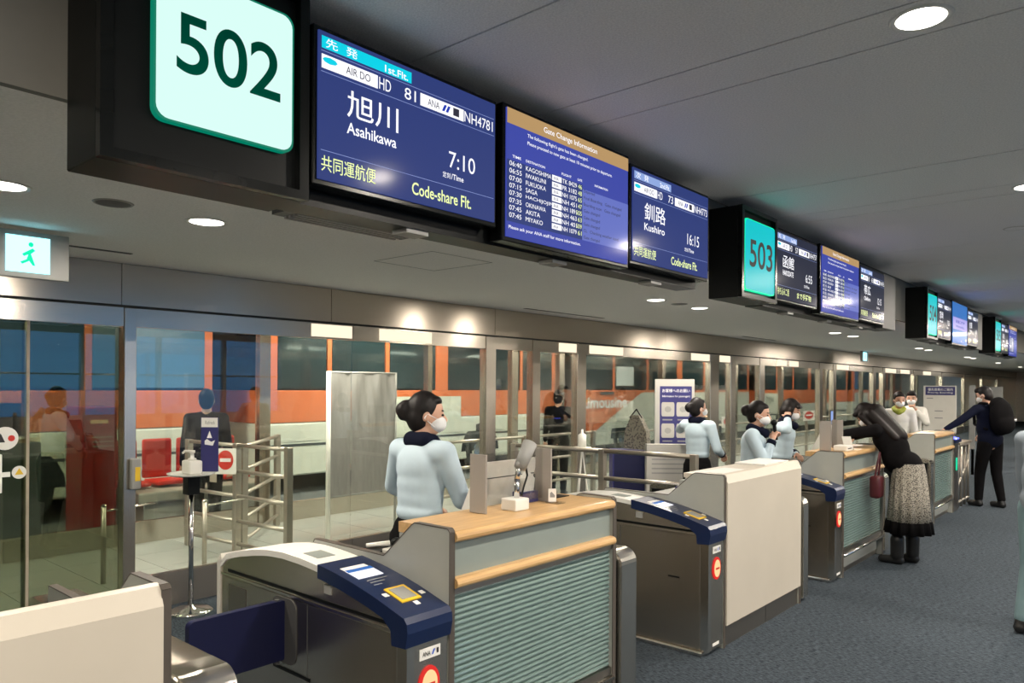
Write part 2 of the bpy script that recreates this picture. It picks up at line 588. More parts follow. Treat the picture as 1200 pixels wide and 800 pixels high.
# access hatch outline in the dropped panel
bm = bm_new()
for x0, x1, y0, y1 in ((-4.01, -3.43, 3.17, 3.176), (-4.01, -3.43, 3.72, 3.726), (-4.01, -4.004, 3.17, 3.726), (-3.436, -3.43, 3.17, 3.726)):
    box(bm, x0, x1, y0, y1, SOF_Z - 0.0235, SOF_Z - 0.0215)
obj('access_hatch', bm, 'ink_grey', cl)
for x, y0, y1 in ((-5.15, 1.68, 2.06), (-5.31, 6.3, 7.85), (-5.31, 12.0, 13.4)):
    obj('air_slot', B(x - 0.02, x + 0.02, y0, y1, SOF_Z - 0.003, SOF_Z), 'black', cl)

# glass front between hall and corridor
wl = struct(obj('wall_left', B(XG - 0.06, XG - 0.005, Y_LO, Y_HI, 2.23, SOF_Z), 'steel_dk', base=(0, 0, 0)))
seams = [Y_LO, -2.0, 0.55, 2.17, 3.95, 6.12, 9.9, 13.6, 17.4, 21.2, 25.0, 28.8, 32.6, 36.4, 40.2, Y_HI]
for a, b in zip(seams[:-1], seams[1:]):
    obj('header_panel', B(XG - 0.004, XG + 0.01, a + 0.003, b - 0.003, 2.222, SOF_Z - 0.004), 'steel_h', wl)
    obj('shadow_gap', B(XG - 0.05, XG - 0.02, a, b, 2.205, 2.23), 'dark_gap', wl)
posts = [(2.19, 2.275), (5.98, 6.14), (6.79, 6.93), (7.68, 7.87), (11.39, 11.70), (12.16, 12.36), (13.4, 13.62),
         (16.6, 16.8), (17.5, 17.7), (20.6, 20.85), (21.5, 21.7), (24.8, 25.0), (28.6, 28.8), (32.4, 32.6), (36.2, 36.4), (40.0, 40.2)]
for a, b in posts:
    obj('post', B(XG - 0.09, XG + 0.012, a, b, 0, 2.204, bev=0.004, seg=1), 'steel', wl)
edges = [Y_LO] + [v for p in posts for v in p] + [Y_HI]
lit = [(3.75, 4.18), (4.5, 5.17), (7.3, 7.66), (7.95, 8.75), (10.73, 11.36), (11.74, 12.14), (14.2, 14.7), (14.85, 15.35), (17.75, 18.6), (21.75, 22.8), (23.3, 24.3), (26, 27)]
for k in range(0, len(edges), 2):
    a, b = edges[k], edges[k + 1]
    cuts = [a] + ([0.62] if k == 0 else []) + ([4.2] if a < 4.2 < b else []) + ([9.9] if a < 9.9 < b and b - a > 2 else []) + [b]
    for c, d in zip(cuts[:-1], cuts[1:]):
        obj('transom_panel', B(XG - 0.05, XG + 0.002, c + 0.002, d - 0.002, 2.07, 2.204), 'steel', wl)
        z0 = 0.245
        if k > 0:
            obj('glass_pane', B(XG - 0.03, XG - 0.018, c + 0.004, d - 0.004, z0, 2.07), 'glass', wl)
            obj('base_panel', B(XG - 0.05, XG + 0.005, c + 0.002, d - 0.002, 0, z0), 'steel_dk', wl)
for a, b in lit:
    obj('reflection_patch', B(XG + 0.002, XG + 0.008, a, b, 2.085, 2.195), 'transom_glow', wl)  # glowing patches put in for bright reflections on the steel band

# sliding glass door at the left, with its stickers
d1 = struct(thing('door_1', 'tinted sliding glass door at the far left with round warning stickers', 'door', (XG - 0.06, 1.0, 0)))
del d1['category']
obj('door_leaf', B(XG - 0.045, XG - 0.033, -0.2, 1.60, 0.02, 2.07), 'glass_door', d1)
obj('fixed_leaf', B(XG - 0.085, XG - 0.073, 1.58, 2.19, 0.02, 2.07), 'glass_door', d1)
obj('leaf_edge', B(XG - 0.088, XG - 0.03, 1.595, 1.612, 0.02, 2.07), 'yellow' if False else 'stone', d1)
fr = ((XG - 0.031, 0, 0), (0, 1, 0), (0, 0, 1))
bm = bm_new(); lathe(bm, (XG - 0.033, 1.475, 1.30), ((0.075, 0), (0.075, 0.003)), 24, 'x'); st = obj('warning_sticker', bm, 'paper', d1)
bm = bm_new(); poly_flat(bm, ((1.425, 1.275), (1.475, 1.275), (1.45, 1.335)), ((XG - 0.0295, 0, 0), (0, 1, 0), (0, 0, 1))); obj('triangle_mark', bm, 'ink', st)
bm = bm_new(); lathe(bm, (XG - 0.0295, 1.51, 1.30), ((0.02, 0), (0.02, 0.001)), 12, 'x'); obj('red_dot', bm, 'red', st)
bm = bm_new(); lathe(bm, (XG - 0.033, 1.555, 1.075), ((0.042, 0), (0.042, 0.003)), 24, 'x'); st = obj('warning_sticker', bm, 'paper', d1)
bm = bm_new(); poly_flat(bm, ((1.53, 1.06), (1.58, 1.06), (1.555, 1.103)), ((XG - 0.0295, 0, 0), (0, 1, 0), (0, 0, 1))); obj('triangle_mark', bm, 'yellow', st)
bm = B(XG - 0.033, XG - 0.03, 1.38, 1.505, 1.05, 1.082); st = obj('door_sticker', bm, 'paper', d1)
obj('door_handle', B(XG - 0.033, XG - 0.01, 1.44, 1.455, 0.95, 1.20, bev=0.005), 'paper', d1)

# outer glass wall of the corridor
wo = struct(obj('wall_outer', B(XG2 - 0.06, XG2, Y_LO, Y_HI, 2.62, 3.0), 'steel_dk', base=(0, 0, 0)))
posts2 = [(-2.2, -2.0), (1.2, 1.3), (4.64, 4.78), (7.3, 7.38), (9.15, 9.3), (10.42, 10.56), (14.0, 14.15), (17.6, 17.75), (20.6, 20.75), (24.2, 24.35), (28, 28.15), (32, 32.15), (36, 36.15), (40, 40.15)]
e2 = [Y_LO] + [v for p in posts2 for v in p] + [Y_HI]
for a, b in posts2:
    obj('post', B(XG2 - 0.07, XG2 + 0.03, a, b, 0, 2.62), 'steel', wo)
for k in range(0, len(e2), 2):
    a, b = e2[k], e2[k + 1]
    obj('glass_pane', B(XG2 - 0.03, XG2 - 0.02, a, b, 0.225, 2.62), 'glass_far', wo)
    obj('base_panel', B(XG2 - 0.05, XG2 + 0.01, a + 0.002, b - 0.002, 0, 0.225), 'steel', wo)
struct(obj('ceiling_corridor', B(XG2 - 0.06, XG - 0.04, Y_LO, Y_HI, 2.62, 2.70), 'soffit', base=(0, 0, 0)))
struct(obj('ceiling_outside', B(-24, XG2 - 0.06, Y_LO - 5, Y_HI + 10, 4.3, 4.45), 'wall_out', base=(0, 0, 0)))
struct(obj('wall_outside', B(-24.2, -24, Y_LO - 5, Y_HI + 10, -0.3, 4.4), 'wall_out', base=(0, 0, 0)))
WIN = [(3.2 + 1.75 * i, 4.85 + 1.75 * i) for i in range(5)]
bm = bm_new()
box(bm, 8.0, 8.15, Y_LO, WIN[0][0], 0, CEIL_Z + 0.1)
box(bm, 8.0, 8.15, WIN[-1][1], Y_HI, 0, CEIL_Z + 0.1)
box(bm, 8.0, 8.15, WIN[0][0], WIN[-1][1], 0, 0.9)
box(bm, 8.0, 8.15, WIN[0][0], WIN[-1][1], 2.85, CEIL_Z + 0.1)
for (a, b), (c, d) in zip(WIN[:-1], WIN[1:]):
    box(bm, 8.0, 8.15, b, c, 0.9, 2.85)
struct(obj('wall_right', bm, 'wall_pl', base=(0, 0, 0)))
for n_, (a, b) in enumerate(WIN):
    w_ = struct(thing('window_%d' % (n_ + 1), 'tall window to the dawn sky across the hall, seen only as a reflection', 'window', (8.07, a, 0.9)))
    del w_['category']
    obj('pane', B(8.06, 8.07, a, b, 0.9, 2.85), 'glass_far', w_)
    obj('mullion', B(8.04, 8.09, a, b, 1.86, 1.90), 'steel_dk', w_)
pl = bpy.data.lights.new('daylight_portal', 'AREA')
pl.shape, pl.size, pl.size_y = 'RECTANGLE', 1.95, WIN[-1][1] - WIN[0][0]
pl.cycles.is_portal = True
po = bpy.data.objects.new('daylight_portal', pl)
COL.objects.link(po)
po.location = (8.2, (WIN[0][0] + WIN[-1][1]) / 2, 1.875)
po.rotation_euler = (0, R(90), 0)
struct(obj('wall_back', B(XG2 - 0.1, 8.0, Y_LO - 0.15, Y_LO, 0, CEIL_Z + 0.1), 'wall_pl', base=(0, 0, 0)))
struct(obj('wall_front', B(XG2 - 0.1, 8.0, Y_HI, Y_HI + 0.15, 0, CEIL_Z + 0.1), 'wall_pl', base=(0, 0, 0)))

struct(obj('wall_outside_end', B(-24, XG2 - 0.1, Y_HI + 2, Y_HI + 2.2, -0.3, 4.4), 'wall_pl', base=(0, 0, 0)))
struct(obj('wall_outside_near', B(-24, XG2 - 0.1, Y_LO - 3.2, Y_LO - 3, -0.3, 4.4), 'wall_out', base=(0, 0, 0)))
# ------------------------------------------------------------------ lamps
def area(name, loc, size, watts, col, parent=None, shape='DISK', size_y=None, spread=180, rot=(0, 0, 0)):
    d = bpy.data.lights.new(name, 'AREA')
    d.shape, d.size, d.energy, d.color = shape, size, watts, col
    if size_y:
        d.size_y = size_y
    d.spread = R(spread)
    o = bpy.data.objects.new(name, d)
    COL.objects.link(o)
    o.location, o.rotation_euler = loc, rot
    if parent is not None:
        o.parent = parent
        o.location = Vector(loc) - world_base(parent)
    return o

def downlight(x, y, z, label, watts, group, r=0.095, col=WARM):
    t = thing('downlight', label, 'ceiling light', (x, y, z), group=group)
    bm = bm_new()
    lathe(bm, (x, y, z), ((r * 0.86, -0.001), (r * 1.0, -0.006), (r * 1.1, -0.004), (r * 1.12, 0.0), (r * 0.86, 0.0)), 28)
    obj('trim_ring', bm, 'white', t, smooth=True)
    bm = bm_new()
    lathe(bm, (x, y, z), ((r * 0.87, -0.003), (r * 0.6, -0.006), (0.0, -0.008)), 28)
    obj('lens', bm, 'lens', t, smooth=True)
    area('lamp', (x, y, z - 0.02), r * 1.7, watts, col, t)

upper = []
for ix, x in enumerate((-0.66, 1.75, 4.4)):
    for j in range(-1, 9):
        upper.append((x, 3.0 + 2.96 * j, ix, j))
for x, y, ix, j in upper:
    if ix == 0 and j == 0:
        lab = 'round hall downlight, largest and nearest, at the top of the picture'
    elif ix == 0 and j == 1:
        lab = 'round hall downlight at the right edge of the picture, level with the green ceiling glow'
    else:
        lab = 'round downlight in the high hall ceiling over the carpet'
    downlight(x, y, CEIL_Z, lab, LAMP_W, 'downlights in the hall ceiling')
soff = [('left one cut by the picture edge', 0.96), ('one just right of the dark round speaker', 1.86),
        ('left one of the pair behind the third screen', 6.50), ('right one of the pair behind the third screen', 7.45),
        ('left one of the pair beneath the second sign group', 12.1), ('right one of the pair beneath the second sign group', 13.05),
        (None, 17.8), (None, 18.7), (None, 23.5), (None, 24.4), (None, 29.1), (None, 34.8)]
for s, y in soff:
    z = SOF_Z - 0.022 if y < 4.6 else SOF_Z
    lab = ('round soffit downlight, ' + s) if s else 'small round downlight far along the low soffit'
    downlight(-3.7 - 0.012 * y, y, z, lab, SOFFIT_W, 'downlights in the low soffit')
for x, y, z, lab in ((-3.67, 1.385, SOF_Z - 0.022, 'dark round ceiling speaker in the soffit below the first gate number'),
                     (-3.77, 6.96, SOF_Z, 'dark round ceiling speaker between two lit soffit downlights'),
                     (-0.92, 7.43, CEIL_Z, 'round grey ceiling speaker in the hall ceiling at the right edge')):
    t = thing('ceiling_speaker', lab, 'speaker', (x, y, z))
    bm = bm_new(); lathe(bm, (x, y, z), ((0.075, -0.003), (0.082, -0.005), (0.088, 0.0)), 24); obj('rim', bm, 'grey' if z < 2.9 else 'offwhite', t)
    bm = bm_new(); lathe(bm, (x, y, z), ((0.074, -0.004), (0.0, -0.006)), 24); obj('grille', bm, 'dkgrey' if z < 2.9 else 'ceil', t)
# corridor fluorescents
for k in range(13):
    y = -1.5 + 3.0 * k
    t = thing('fluorescent_fitting', 'long fluorescent ceiling fitting in the corridor behind the glass', 'ceiling light', (-6.15, y, 2.62), group='corridor fluorescent fittings')
    obj('housing', B(-6.25, -6.05, y - 0.62, y + 0.62, 2.585, 2.62), 'white', t)
    bm = bm_new(); tube(bm, (-6.15, y - 0.58, 2.57), (-6.15, y + 0.58, 2.57), 0.016); obj('tube', bm, 'tube', t)
    area('lamp', (-6.15, y, 2.55), 0.16, TUBE_W, NEUTRAL, t, 'RECTANGLE', 1.15)
# lamps on the canopy above the buses
for k in range(7):
    y = 2.0 + 6.5 * k
    t = thing('canopy_lamp', 'long lamp under the dark canopy outside beside the buses', 'ceiling light', (-9.4, y, 4.3), group='lamps under the bus canopy')
    obj('housing', B(-9.5, -9.3, y - 0.7, y + 0.7, 4.25, 4.3), 'white', t)
    bm = bm_new(); tube(bm, (-9.4, y - 0.65, 4.23), (-9.4, y + 0.65, 4.23), 0.018); obj('tube', bm, 'tube', t)
    area('lamp', (-9.4, y, 4.2), 0.2, 420.0, NEUTRAL, t, 'RECTANGLE', 1.3, rot=(0, R(35), 0))

# slotted vent below the soffit beside the first screen
t = thing('air_vent', 'dark slotted air vent hanging under the soffit behind the first screen', 'vent', (-3.1, 2.3, SOF_Z - 0.06))
obj('frame', B(-3.2, -3.0, 1.92, 2.72, SOF_Z - 0.05, SOF_Z - 0.022), 'dkgrey', t)
for i in range(5):
    obj('slat', B(-3.19 + 0.038 * i, -3.172 + 0.038 * i, 1.98, 2.66, SOF_Z - 0.062, SOF_Z - 0.05), 'grey', t)

# exit signs
def exit_sign(x, y0, y1, z0, z1, lab):
    t = thing('exit_sign', lab, 'exit sign', (x, (y0 + y1) / 2, z0))
    obj('casing', B(x - 0.05, x, y0, y1, z0, z1, bev=0.004), 'grey', t)
    ys = y0 + (y1 - y0) * 0.12
    ye = y0 + (y1 - y0) * 0.72
    p = obj('lit_panel', B(x, x + 0.006, ys, ye, z0 + 0.03, z1 - 0.03), 'exit_face', t)
    w, h = ye - ys, z1 - z0 - 0.06
    f = ((x + 0.0065, ys, z0 + 0.03), (0, w, 0), (0, 0, h))
    bm = bm_new()
    poly_flat(bm, ((0.60, 0.2), (0.66, 0.2), (0.56, 0.52), (0.66, 0.62), (0.60, 0.68), (0.46, 0.58), (0.36, 0.5), (0.4, 0.44), (0.5, 0.5), (0.46, 0.36), (0.32, 0.28), (0.36, 0.22), (0.52, 0.32)), f)
    poly_flat(bm, [(0.56 + 0.06 * math.cos(i * 0.785), 0.78 + 0.07 * math.sin(i * 0.785)) for i in range(8)], f)
    obj('running_figure', bm, 'sign_rim', p)
exit_sign(-4.72, 1.19, 1.545, 2.24, 2.498, 'lit green exit sign with running figure at the left edge under the soffit')
exit_sign(-5.2, 18.3, 18.75, 2.27, 2.52, 'small lit exit sign far along the soffit above the glass wall')

# ------------------------------------------------------------------ gate signs and screens
XS = -2.2
def plate(bm, y0, y1, z0, z1, x0, x1, r=0.0):
    if r:
        return prism(bm, round_rect(y0, y1, z0, z1, r), 'x', x0, x1)
    return box(bm, x0, x1, y0, y1, z0, z1)

def gate_sign(num, b0, b1, bz0, bz1, p0, p1, pz0, pz1, bright, label):
    t = thing('gate_sign', label, 'gate sign', (XS - 0.12, (b0 + b1) / 2, bz0))
    obj('housing', B(XF, XS - 0.02, b0, b1, bz0, bz1, bev=0.004, seg=1), 'black', t)
    bm = bm_new()
    for a, b, c, d in ((b0, b1, bz0, bz0 + 0.03), (b0, b1, bz1 - 0.03, bz1), (b0, b0 + 0.035, bz0 + 0.03, bz1 - 0.03), (b1 - 0.035, b1, bz0 + 0.03, bz1 - 0.03)):
        box(bm, XS - 0.02, XS + 0.012, a, b, c, d)
    obj('frame', bm, 'black_gloss', t)
    rr = (p1 - p0) * 0.085
    bm = bm_new(); prism(bm, round_rect(p0 - 0.007, p1 + 0.007, pz0 - 0.007, pz1 + 0.007, rr), 'x', XS - 0.02, XS + 0.004)
    obj('panel_edge', bm, 'sign_rim_dim' if bright else 'sign_rim', t)
    bm = bm_new(); prism(bm, round_rect(p0, p1, pz0, pz1, rr), 'x', XS - 0.019, XS + 0.006)
    pn = obj('lit_panel', bm, 'sign_face' if bright else 'sign_cyan', t)
    f = ((XS + 0.0072, p0, pz0), (0, p1 - p0, 0), (0, 0, pz1 - pz0))
    write('numerals', num, 0.13, 0.90, 0.335, 0.735, f, 'ink_green' if bright else 'ink', pn, 0.012)
    return t

def lines(bm, f, vs_):
    for v in vs_:
        quad(bm, 0.01, 0.99, v, v + 0.004, f)

def flight_screen(y0, y1, z0, z1, label, kanji, roma, time, code, num, nh, ban, jp, en, scr, topbar='scr_cyan', detail=True):
    t = thing('flight_screen', label, 'display screen', (XS - 0.06, (y0 + y1) / 2, z0 - 0.02), group='departure screens above the gates')
    obj('casing', B(XS - 0.09, XS - 0.012, y0 - 0.018, y1 + 0.018, z0 - 0.02, z1 + 0.02, bev=0.004, seg=1), 'black_gloss', t)
    s = obj('screen', B(XS - 0.012, XS - 0.004, y0, y1, z0, z1), scr, t)
    f = ((XS - 0.0025, y0, z0), (0, y1 - y0, 0), (0, 0, z1 - z0))
    g = ((XS - 0.0012, y0, z0), (0, y1 - y0, 0), (0, 0, z1 - z0))
    bm = bm_new(); quad(bm, 0.012, 0.466, 0.885, 0.968, f); obj('top_banner', bm, topbar, s)
    for u0, u1 in ((0.012, 0.284), (0.517, 0.784)):
        obj('airline_plate', quad(bm_new(), u0, u1, 0.75, 0.845, f), 'scr_white', s)
    for v in (0.865, 0.725, 0.195):
        obj('rule_line', quad(bm_new(), 0.01, 0.99, v, v + 0.004, f), 'scr_line', s)
    for nm, m_, jobs in (('lettering', 'scr_white', ((ban[0][0], 0.03, 0.085, 0.895, 0.96, 0.003), (ban[0][-1], 0.125, 0.18, 0.895, 0.96, 0.003), (ban[1], 0.32, 0.445, 0.893, 0.945, 0.01), (code, 0.29, 0.352, 0.755, 0.84, 0),
                          (num, 0.427, 0.49, 0.755, 0.84, 0), (nh, 0.788, 0.98, 0.755, 0.84, 0), (kanji, 0.131, 0.393, 0.475, 0.665, 0.004), (roma, 0.13, 0.383, 0.36, 0.44, 0.012),
                          (time, 0.69, 0.86, 0.345, 0.475, 0), ('定刻', 0.652, 0.70, 0.255, 0.30, 0.003), ('/Time', 0.705, 0.784, 0.255, 0.30, 0.01))),
                         ('yellow_lettering', 'scr_yellow', ((jp, 0.012, 0.275, 0.055, 0.165, 0.003), (en, 0.471, 0.835, 0.055, 0.15, 0.012))),
                         ('airline_name', 'scr_ink', (('AIR DO', 0.125, 0.245, 0.772, 0.825, 0), ('ANA', 0.56, 0.63, 0.772, 0.825, 0)))):
        for tx, u0, u1, v0, v1, bo in jobs:
            write(nm, tx, u0, u1, v0, v1, g, m_, s, bo)
    for d_ in (0, 0.023):
        obj('tail_mark', poly_flat(bm_new(), ((0.645 + d_, 0.772), (0.66 + d_, 0.772), (0.675 + d_, 0.825), (0.66 + d_, 0.825)), g), 'scr_inkblue', s)
    bm = bm_new()
    quad(bm, 0.715, 0.753, 0.768, 0.83, g)
    obj('alliance_mark', bm, 'scr_ink', s)
    bm = bm_new()
    poly_flat(bm, [(0.05 + 0.035 * math.cos(i * 0.785), 0.81 + 0.022 * math.sin(i * 0.785)) for i in range(8)], g)
    obj('blue_logo', bm, 'scr_cyan', s)
    return t

ROWS = [('06:40', 'KAGOSHIMA', 'TK', '8429', '46', 'Departed'), ('06:55', 'IWAKUNI', 'PR', '3182', '48', 'Final Boarding   Gate changed'),
        ('07:00', 'FUKUOKA', 'NH', '1075', '65', 'Boarding soon   Gate changed'), ('07:15', 'SAGA', 'NH', '451', '47', 'Gate changed'),
        ('07:30', 'HACHIJOJIMA', 'NH', '1891', '505', 'Gate changed'), ('07:35', 'OKINAWA', 'NH', '463', '63', 'Gate changed'),
        ('07:45', 'AKITA', 'NH', '401', '509', 'CL   Checking weather cond.'), ('07:45', 'MIYAKO', 'NH', '1079', '61', 'Gate changed')]
def info_screen(y0, y1, z0, z1, label):
    t = thing('gate_change_screen', label, 'display screen', (XS - 0.06, (y0 + y1) / 2, z0 - 0.02), group='gate change screens above the gates')
    obj('casing', B(XS - 0.09, XS - 0.012, y0 - 0.02, y1 + 0.02, z0 - 0.02, z1 + 0.02, bev=0.004, seg=1), 'black_gloss', t)
    s = obj('screen', B(XS - 0.012, XS - 0.004, y0, y1, z0, z1), 'scr_bright', t)
    f = ((XS - 0.0025, y0, z0), (0, y1 - y0, 0), (0, 0, z1 - z0))
    g = ((XS - 0.0012, y0, z0), (0, y1 - y0, 0), (0, 0, z1 - z0))
    h = ((XS - 0.0005, y0, z0), (0, y1 - y0, 0), (0, 0, z1 - z0))
    bm = bm_new(); quad(bm, 0, 1, 0.88, 1, f); obj('gold_banner', bm, 'scr_gold', s)
    bm = bm_new(); quad(bm, 0.575, 1.0, 0.12, 0.565, f); obj('information_column', bm, 'scr_lav', s)
    bm = bm_new(); quad(bm, 0.0, 0.575, 0.12, 0.60, f); obj('dark_column', bm, 'scr_blue', s)
    W = lambda tx, u0, u1, v0, v1, bo=0.0, m_='scr_white', nm='lettering', fr_=g: write(nm, tx, u0, u1, v0, v1, fr_, m_, s, bo)
    W('Gate Change Information', 0.26, 0.70, 0.905, 0.965, 0.004)
    W("The following flight's gate has been changed.", 0.14, 0.62, 0.815, 0.852, 0.004)
    W('Please proceed to new gate at least 10 minutes prior to departure.', 0.14, 0.84, 0.755, 0.792, 0.004)
    for u, w, s_ in ((0.035, 0.095, 'TIME'), (0.13, 0.27, 'DESTINATION'), (0.40, 0.48, 'FLIGHT'), (0.53, 0.57, 'GATE'), (0.68, 0.80, 'INFORMATION')):
        W(s_, u, w, 0.622, 0.642, 0.01)
    for i, (a, b, c, d, e, n) in enumerate(ROWS):
        v = 0.555 - i * 0.0575
        W(a, 0.015, 0.10, v, v + 0.038)
        W(b, 0.13, 0.13 + 0.021 * len(b), v, v + 0.036)
        W(c + ' ' + d, 0.405, 0.525, v, v + 0.038)
        obj('airline_plate', quad(bm_new(), 0.325, 0.40, v - 0.004, v + 0.042, g), 'scr_white', s)
        W(e, 0.568 - 0.016 * len(e), 0.568, v, v + 0.038, 0.0, 'scr_yellow', 'yellow_lettering')
        W(n, 0.585, 0.585 + min(0.38, 0.012 * len(n)), v - 0.025, v + 0.01, 0.0, 'scr_ink', 'dark_lettering')
        W('ANA', 0.335, 0.375, v + 0.005, v + 0.033, 0.0, 'scr_ink', 'airline_name', h)
    W('Please ask your ANA staff for more information.', 0.012, 0.56, 0.055, 0.09, 0.006)
    return t

def notice_screen(y0, y1, z0, z1, label):
    t = thing('notice_screen', label, 'display screen', (XS - 0.06, (y0 + y1) / 2, z0 - 0.02))
    obj('casing', B(XS - 0.09, XS - 0.012, y0 - 0.02, y1 + 0.02, z0 - 0.02, z1 + 0.02), 'black_gloss', t)
    s = obj('screen', B(XS - 0.012, XS - 0.004, y0, y1, z0, z1), 'scr_sky', t)
    f = ((XS - 0.0025, y0, z0), (0, y1 - y0, 0), (0, 0, z1 - z0))
    g = ((XS - 0.0012, y0, z0), (0, y1 - y0, 0), (0, 0, z1 - z0))
    bm = bm_new(); quad(bm, 0.0, 1.0, 0.34, 0.64, f); obj('lilac_band', bm, 'scr_lilac', s)
    write('lettering', '搭乗口変更', 0.18, 0.8, 0.50, 0.58, g, 'scr_inkblue', s, 0.01); write('lettering', 'Information', 0.2, 0.75, 0.40, 0.46, g, 'scr_inkblue', s)

def rail(y0, y1, z0, label):
    t = thing('mounting_rail', label, 'mounting rail', (XS - 0.15, (y0 + y1) / 2, z0))
    obj('rail_beam', B(XF, XS - 0.10, y0, y1, z0, z0 + 0.07), 'black', t)
    obj('back_board', B(XF, XS - 0.16, y0, y1, z0 + 0.07, 2.92), 'black', t)
    for i in range(3):
        y = y0 + (y1 - y0) * (0.18 + 0.32 * i)
        obj('bracket', B(XS - 0.2, XS - 0.11, y, y + 0.12, z0 - 0.018, z0), 'grey', t)

gate_sign('502', 0.79, 1.452, 2.285, 2.985, 0.943, 1.389, 2.437, 2.883, True, 'large lit gate sign 502 in a deep black frame at the upper left')
flight_screen(1.499, 2.405, 2.376, 2.892, 'departure screen for Asahikawa 7:10, right beside gate sign 502', '旭川', 'Asahikawa', '7:10', 'HD', '81', 'NH4781', ('先　発', '1st.Flt.'), '共同運航便', 'Code-share Flt.', 'scr_blue')
info_screen(2.484, 3.484, 2.329, 2.906, 'large blue gate change screen between the Asahikawa and Kushiro screens')
flight_screen(3.537, 4.441, 2.36, 2.876, 'departure screen for Kushiro 16:15, just left of gate sign 503', '釧路', 'Kushiro', '16:15', 'HD', '73', 'NH4773', ('次　発', '2nd.Flt.'), '共同運航便', 'Code-share Flt.', 'scr_blue', 'scr_ice')
rail(1.452, 4.46, 2.30, 'nearest and longest black rail, under the Asahikawa and Kushiro screens')
gate_sign('503', 4.93, 5.553, 2.29, 2.93, 4.995, 5.525, 2.352, 2.845, False, 'lit cyan gate sign 503 in a black box')
flight_screen(5.585, 6.46, 2.345, 2.86, 'departure screen for Hakodate 6:55, right of gate sign 503', '函館', 'HAKODATE', '6:55', 'HD', '57', 'NH4757', ('先　発', '1st.Flt.'), '持ち込み二個', 'まで手荷物', 'scr_dark', 'scr_ice')
info_screen(6.59, 7.62, 2.32, 2.885, 'smaller gate change screen in the middle of the gate 503 group')
flight_screen(7.68, 8.50, 2.345, 2.85, 'departure screen for Obihiro 12:15 at the right end of the gate 503 group', '帯広', 'Obihiro', '12:15', 'HD', '65', 'NH4765', ('次　発', '2nd.Flt.'), '共同運航便', 'Code-share Flt.', 'scr_dark', 'scr_ice')
rail(5.553, 8.55, 2.285, 'black rail under the three screens of the gate 503 group')
tag(obj('end_box', B(XF, XS - 0.03, 8.56, 9.05, 2.30, 2.88, bev=0.004, seg=1), 'dkgrey'), 'plain dark grey box between the Obihiro screen and gate sign 504', 'box')
gate_sign('504', 10.36, 10.95, 2.29, 2.93, 10.44, 10.92, 2.352, 2.845, False, 'lit cyan gate sign 504, third along the row')
flight_screen(11.0, 11.82, 2.345, 2.86, 'dark departure screen right of gate sign 504', '宮崎', 'Miyazaki', '7:25', 'HD', '91', 'NH2491', ('先　発', '1st.Flt.'), '共同運航便', 'Code-share Flt.', 'scr_dark', 'scr_ice')
notice_screen(11.95, 12.97, 2.31, 2.885, 'bright blue notice screen with lilac band in the gate 504 group')
flight_screen(13.03, 13.85, 2.345, 2.85, 'dark departure screen at the right end of the gate 504 group', '佐賀', 'Saga', '11:05', 'NH', '45', 'NH0453', ('次　発', '2nd.Flt.'), '共同運航便', 'Code-share Flt.', 'scr_dark', 'scr_ice')
rail(10.95, 13.9, 2.285, 'black rail under the three distant screens of the gate 504 group')
tag(obj('end_box', B(XF, XS - 0.03, 13.92, 14.4, 2.30, 2.88, bev=0.004, seg=1), 'dkgrey'), 'small plain dark box far off between the gate 504 screens and gate sign 505', 'box')
gate_sign('505', 15.4, 16.1, 2.29, 2.93, 15.5, 16.05, 2.352, 2.845, False, 'lit cyan gate sign 505, fourth and farthest along the row')
flight_screen(16.2, 17.0, 2.345, 2.86, 'small far departure screen right of gate sign 505', '高知', 'Kochi', '8:05', 'NH', '56', 'NH0561', ('先　発', '1st.Flt.'), '共同運航便', 'Code-share Flt.', 'scr_dark', 'scr_ice')
info_screen(17.1, 18.1, 2.31, 2.885, 'small far gate change screen in the gate 505 group')
rail(16.1, 18.3, 2.285, 'black rail carrying the screens right of gate sign 505')
# ================================================================== COUNTERS AND GATES
XC = -2.087
def side_profile(top=1.098):
    return [(XC, 0.0), (XC, top - 0.012), (XC - 0.012, top), (XC - 0.205, top), (XC - 0.225, top - 0.012), (XC - 0.375, 0.955), (XC - 0.40, 0.935),
            (XC - 0.905, 0.935), (XC - 0.915, 0.92), (XC - 0.915, 0.0)]

def end_panel(t, y0, y1, top=1.098):
    p = obj('end_panel', prism(bm_new(), side_profile(top), 'y', y0, y1), 'lam', t)
    pr = side_profile(top)
    bm = bm_new()
    for (a, b), (c, d) in zip(pr[:-2], pr[1:-1]):
        dx, dz = c - a, d - b
        l = math.hypot(dx, dz)
        nx, nz = (dz / l) * 0.003, (-dx / l) * 0.003
        poly = [(a - nx * 0.3, b - nz * 0.3), (c - nx * 0.3, d - nz * 0.3), (c + nx, d + nz), (a + nx, b + nz)]
        prism(bm, poly, 'y', y0 - 0.0015, y1 + 0.0015)
    obj('edge_band', bm, 'lam_dk', p)
    return p

def half_round(x_back, x_front, z0, z1, n=6):
    """cross-section with a rounded front edge"""
    r = (z1 - z0) / 2
    zc = (z0 + z1) / 2
    return [(x_back, z0)] + [(x_front - r + r * math.cos(R(-90 + 180 * i / n)), zc + r * math.sin(R(-90 + 180 * i / n))) for i in range(n + 1)] + [(x_back, z1)]

def desk(t, y0, y1, zc=1.04):
    obj('desk_top', B(XC - 0.60, XC - 0.33, y0, y1, 0.895, 0.92), 'lam', t)
    obj('carcass', B(XC - 0.33, XC - 0.05, y0, y1, 0.05, zc), 'lam', t)

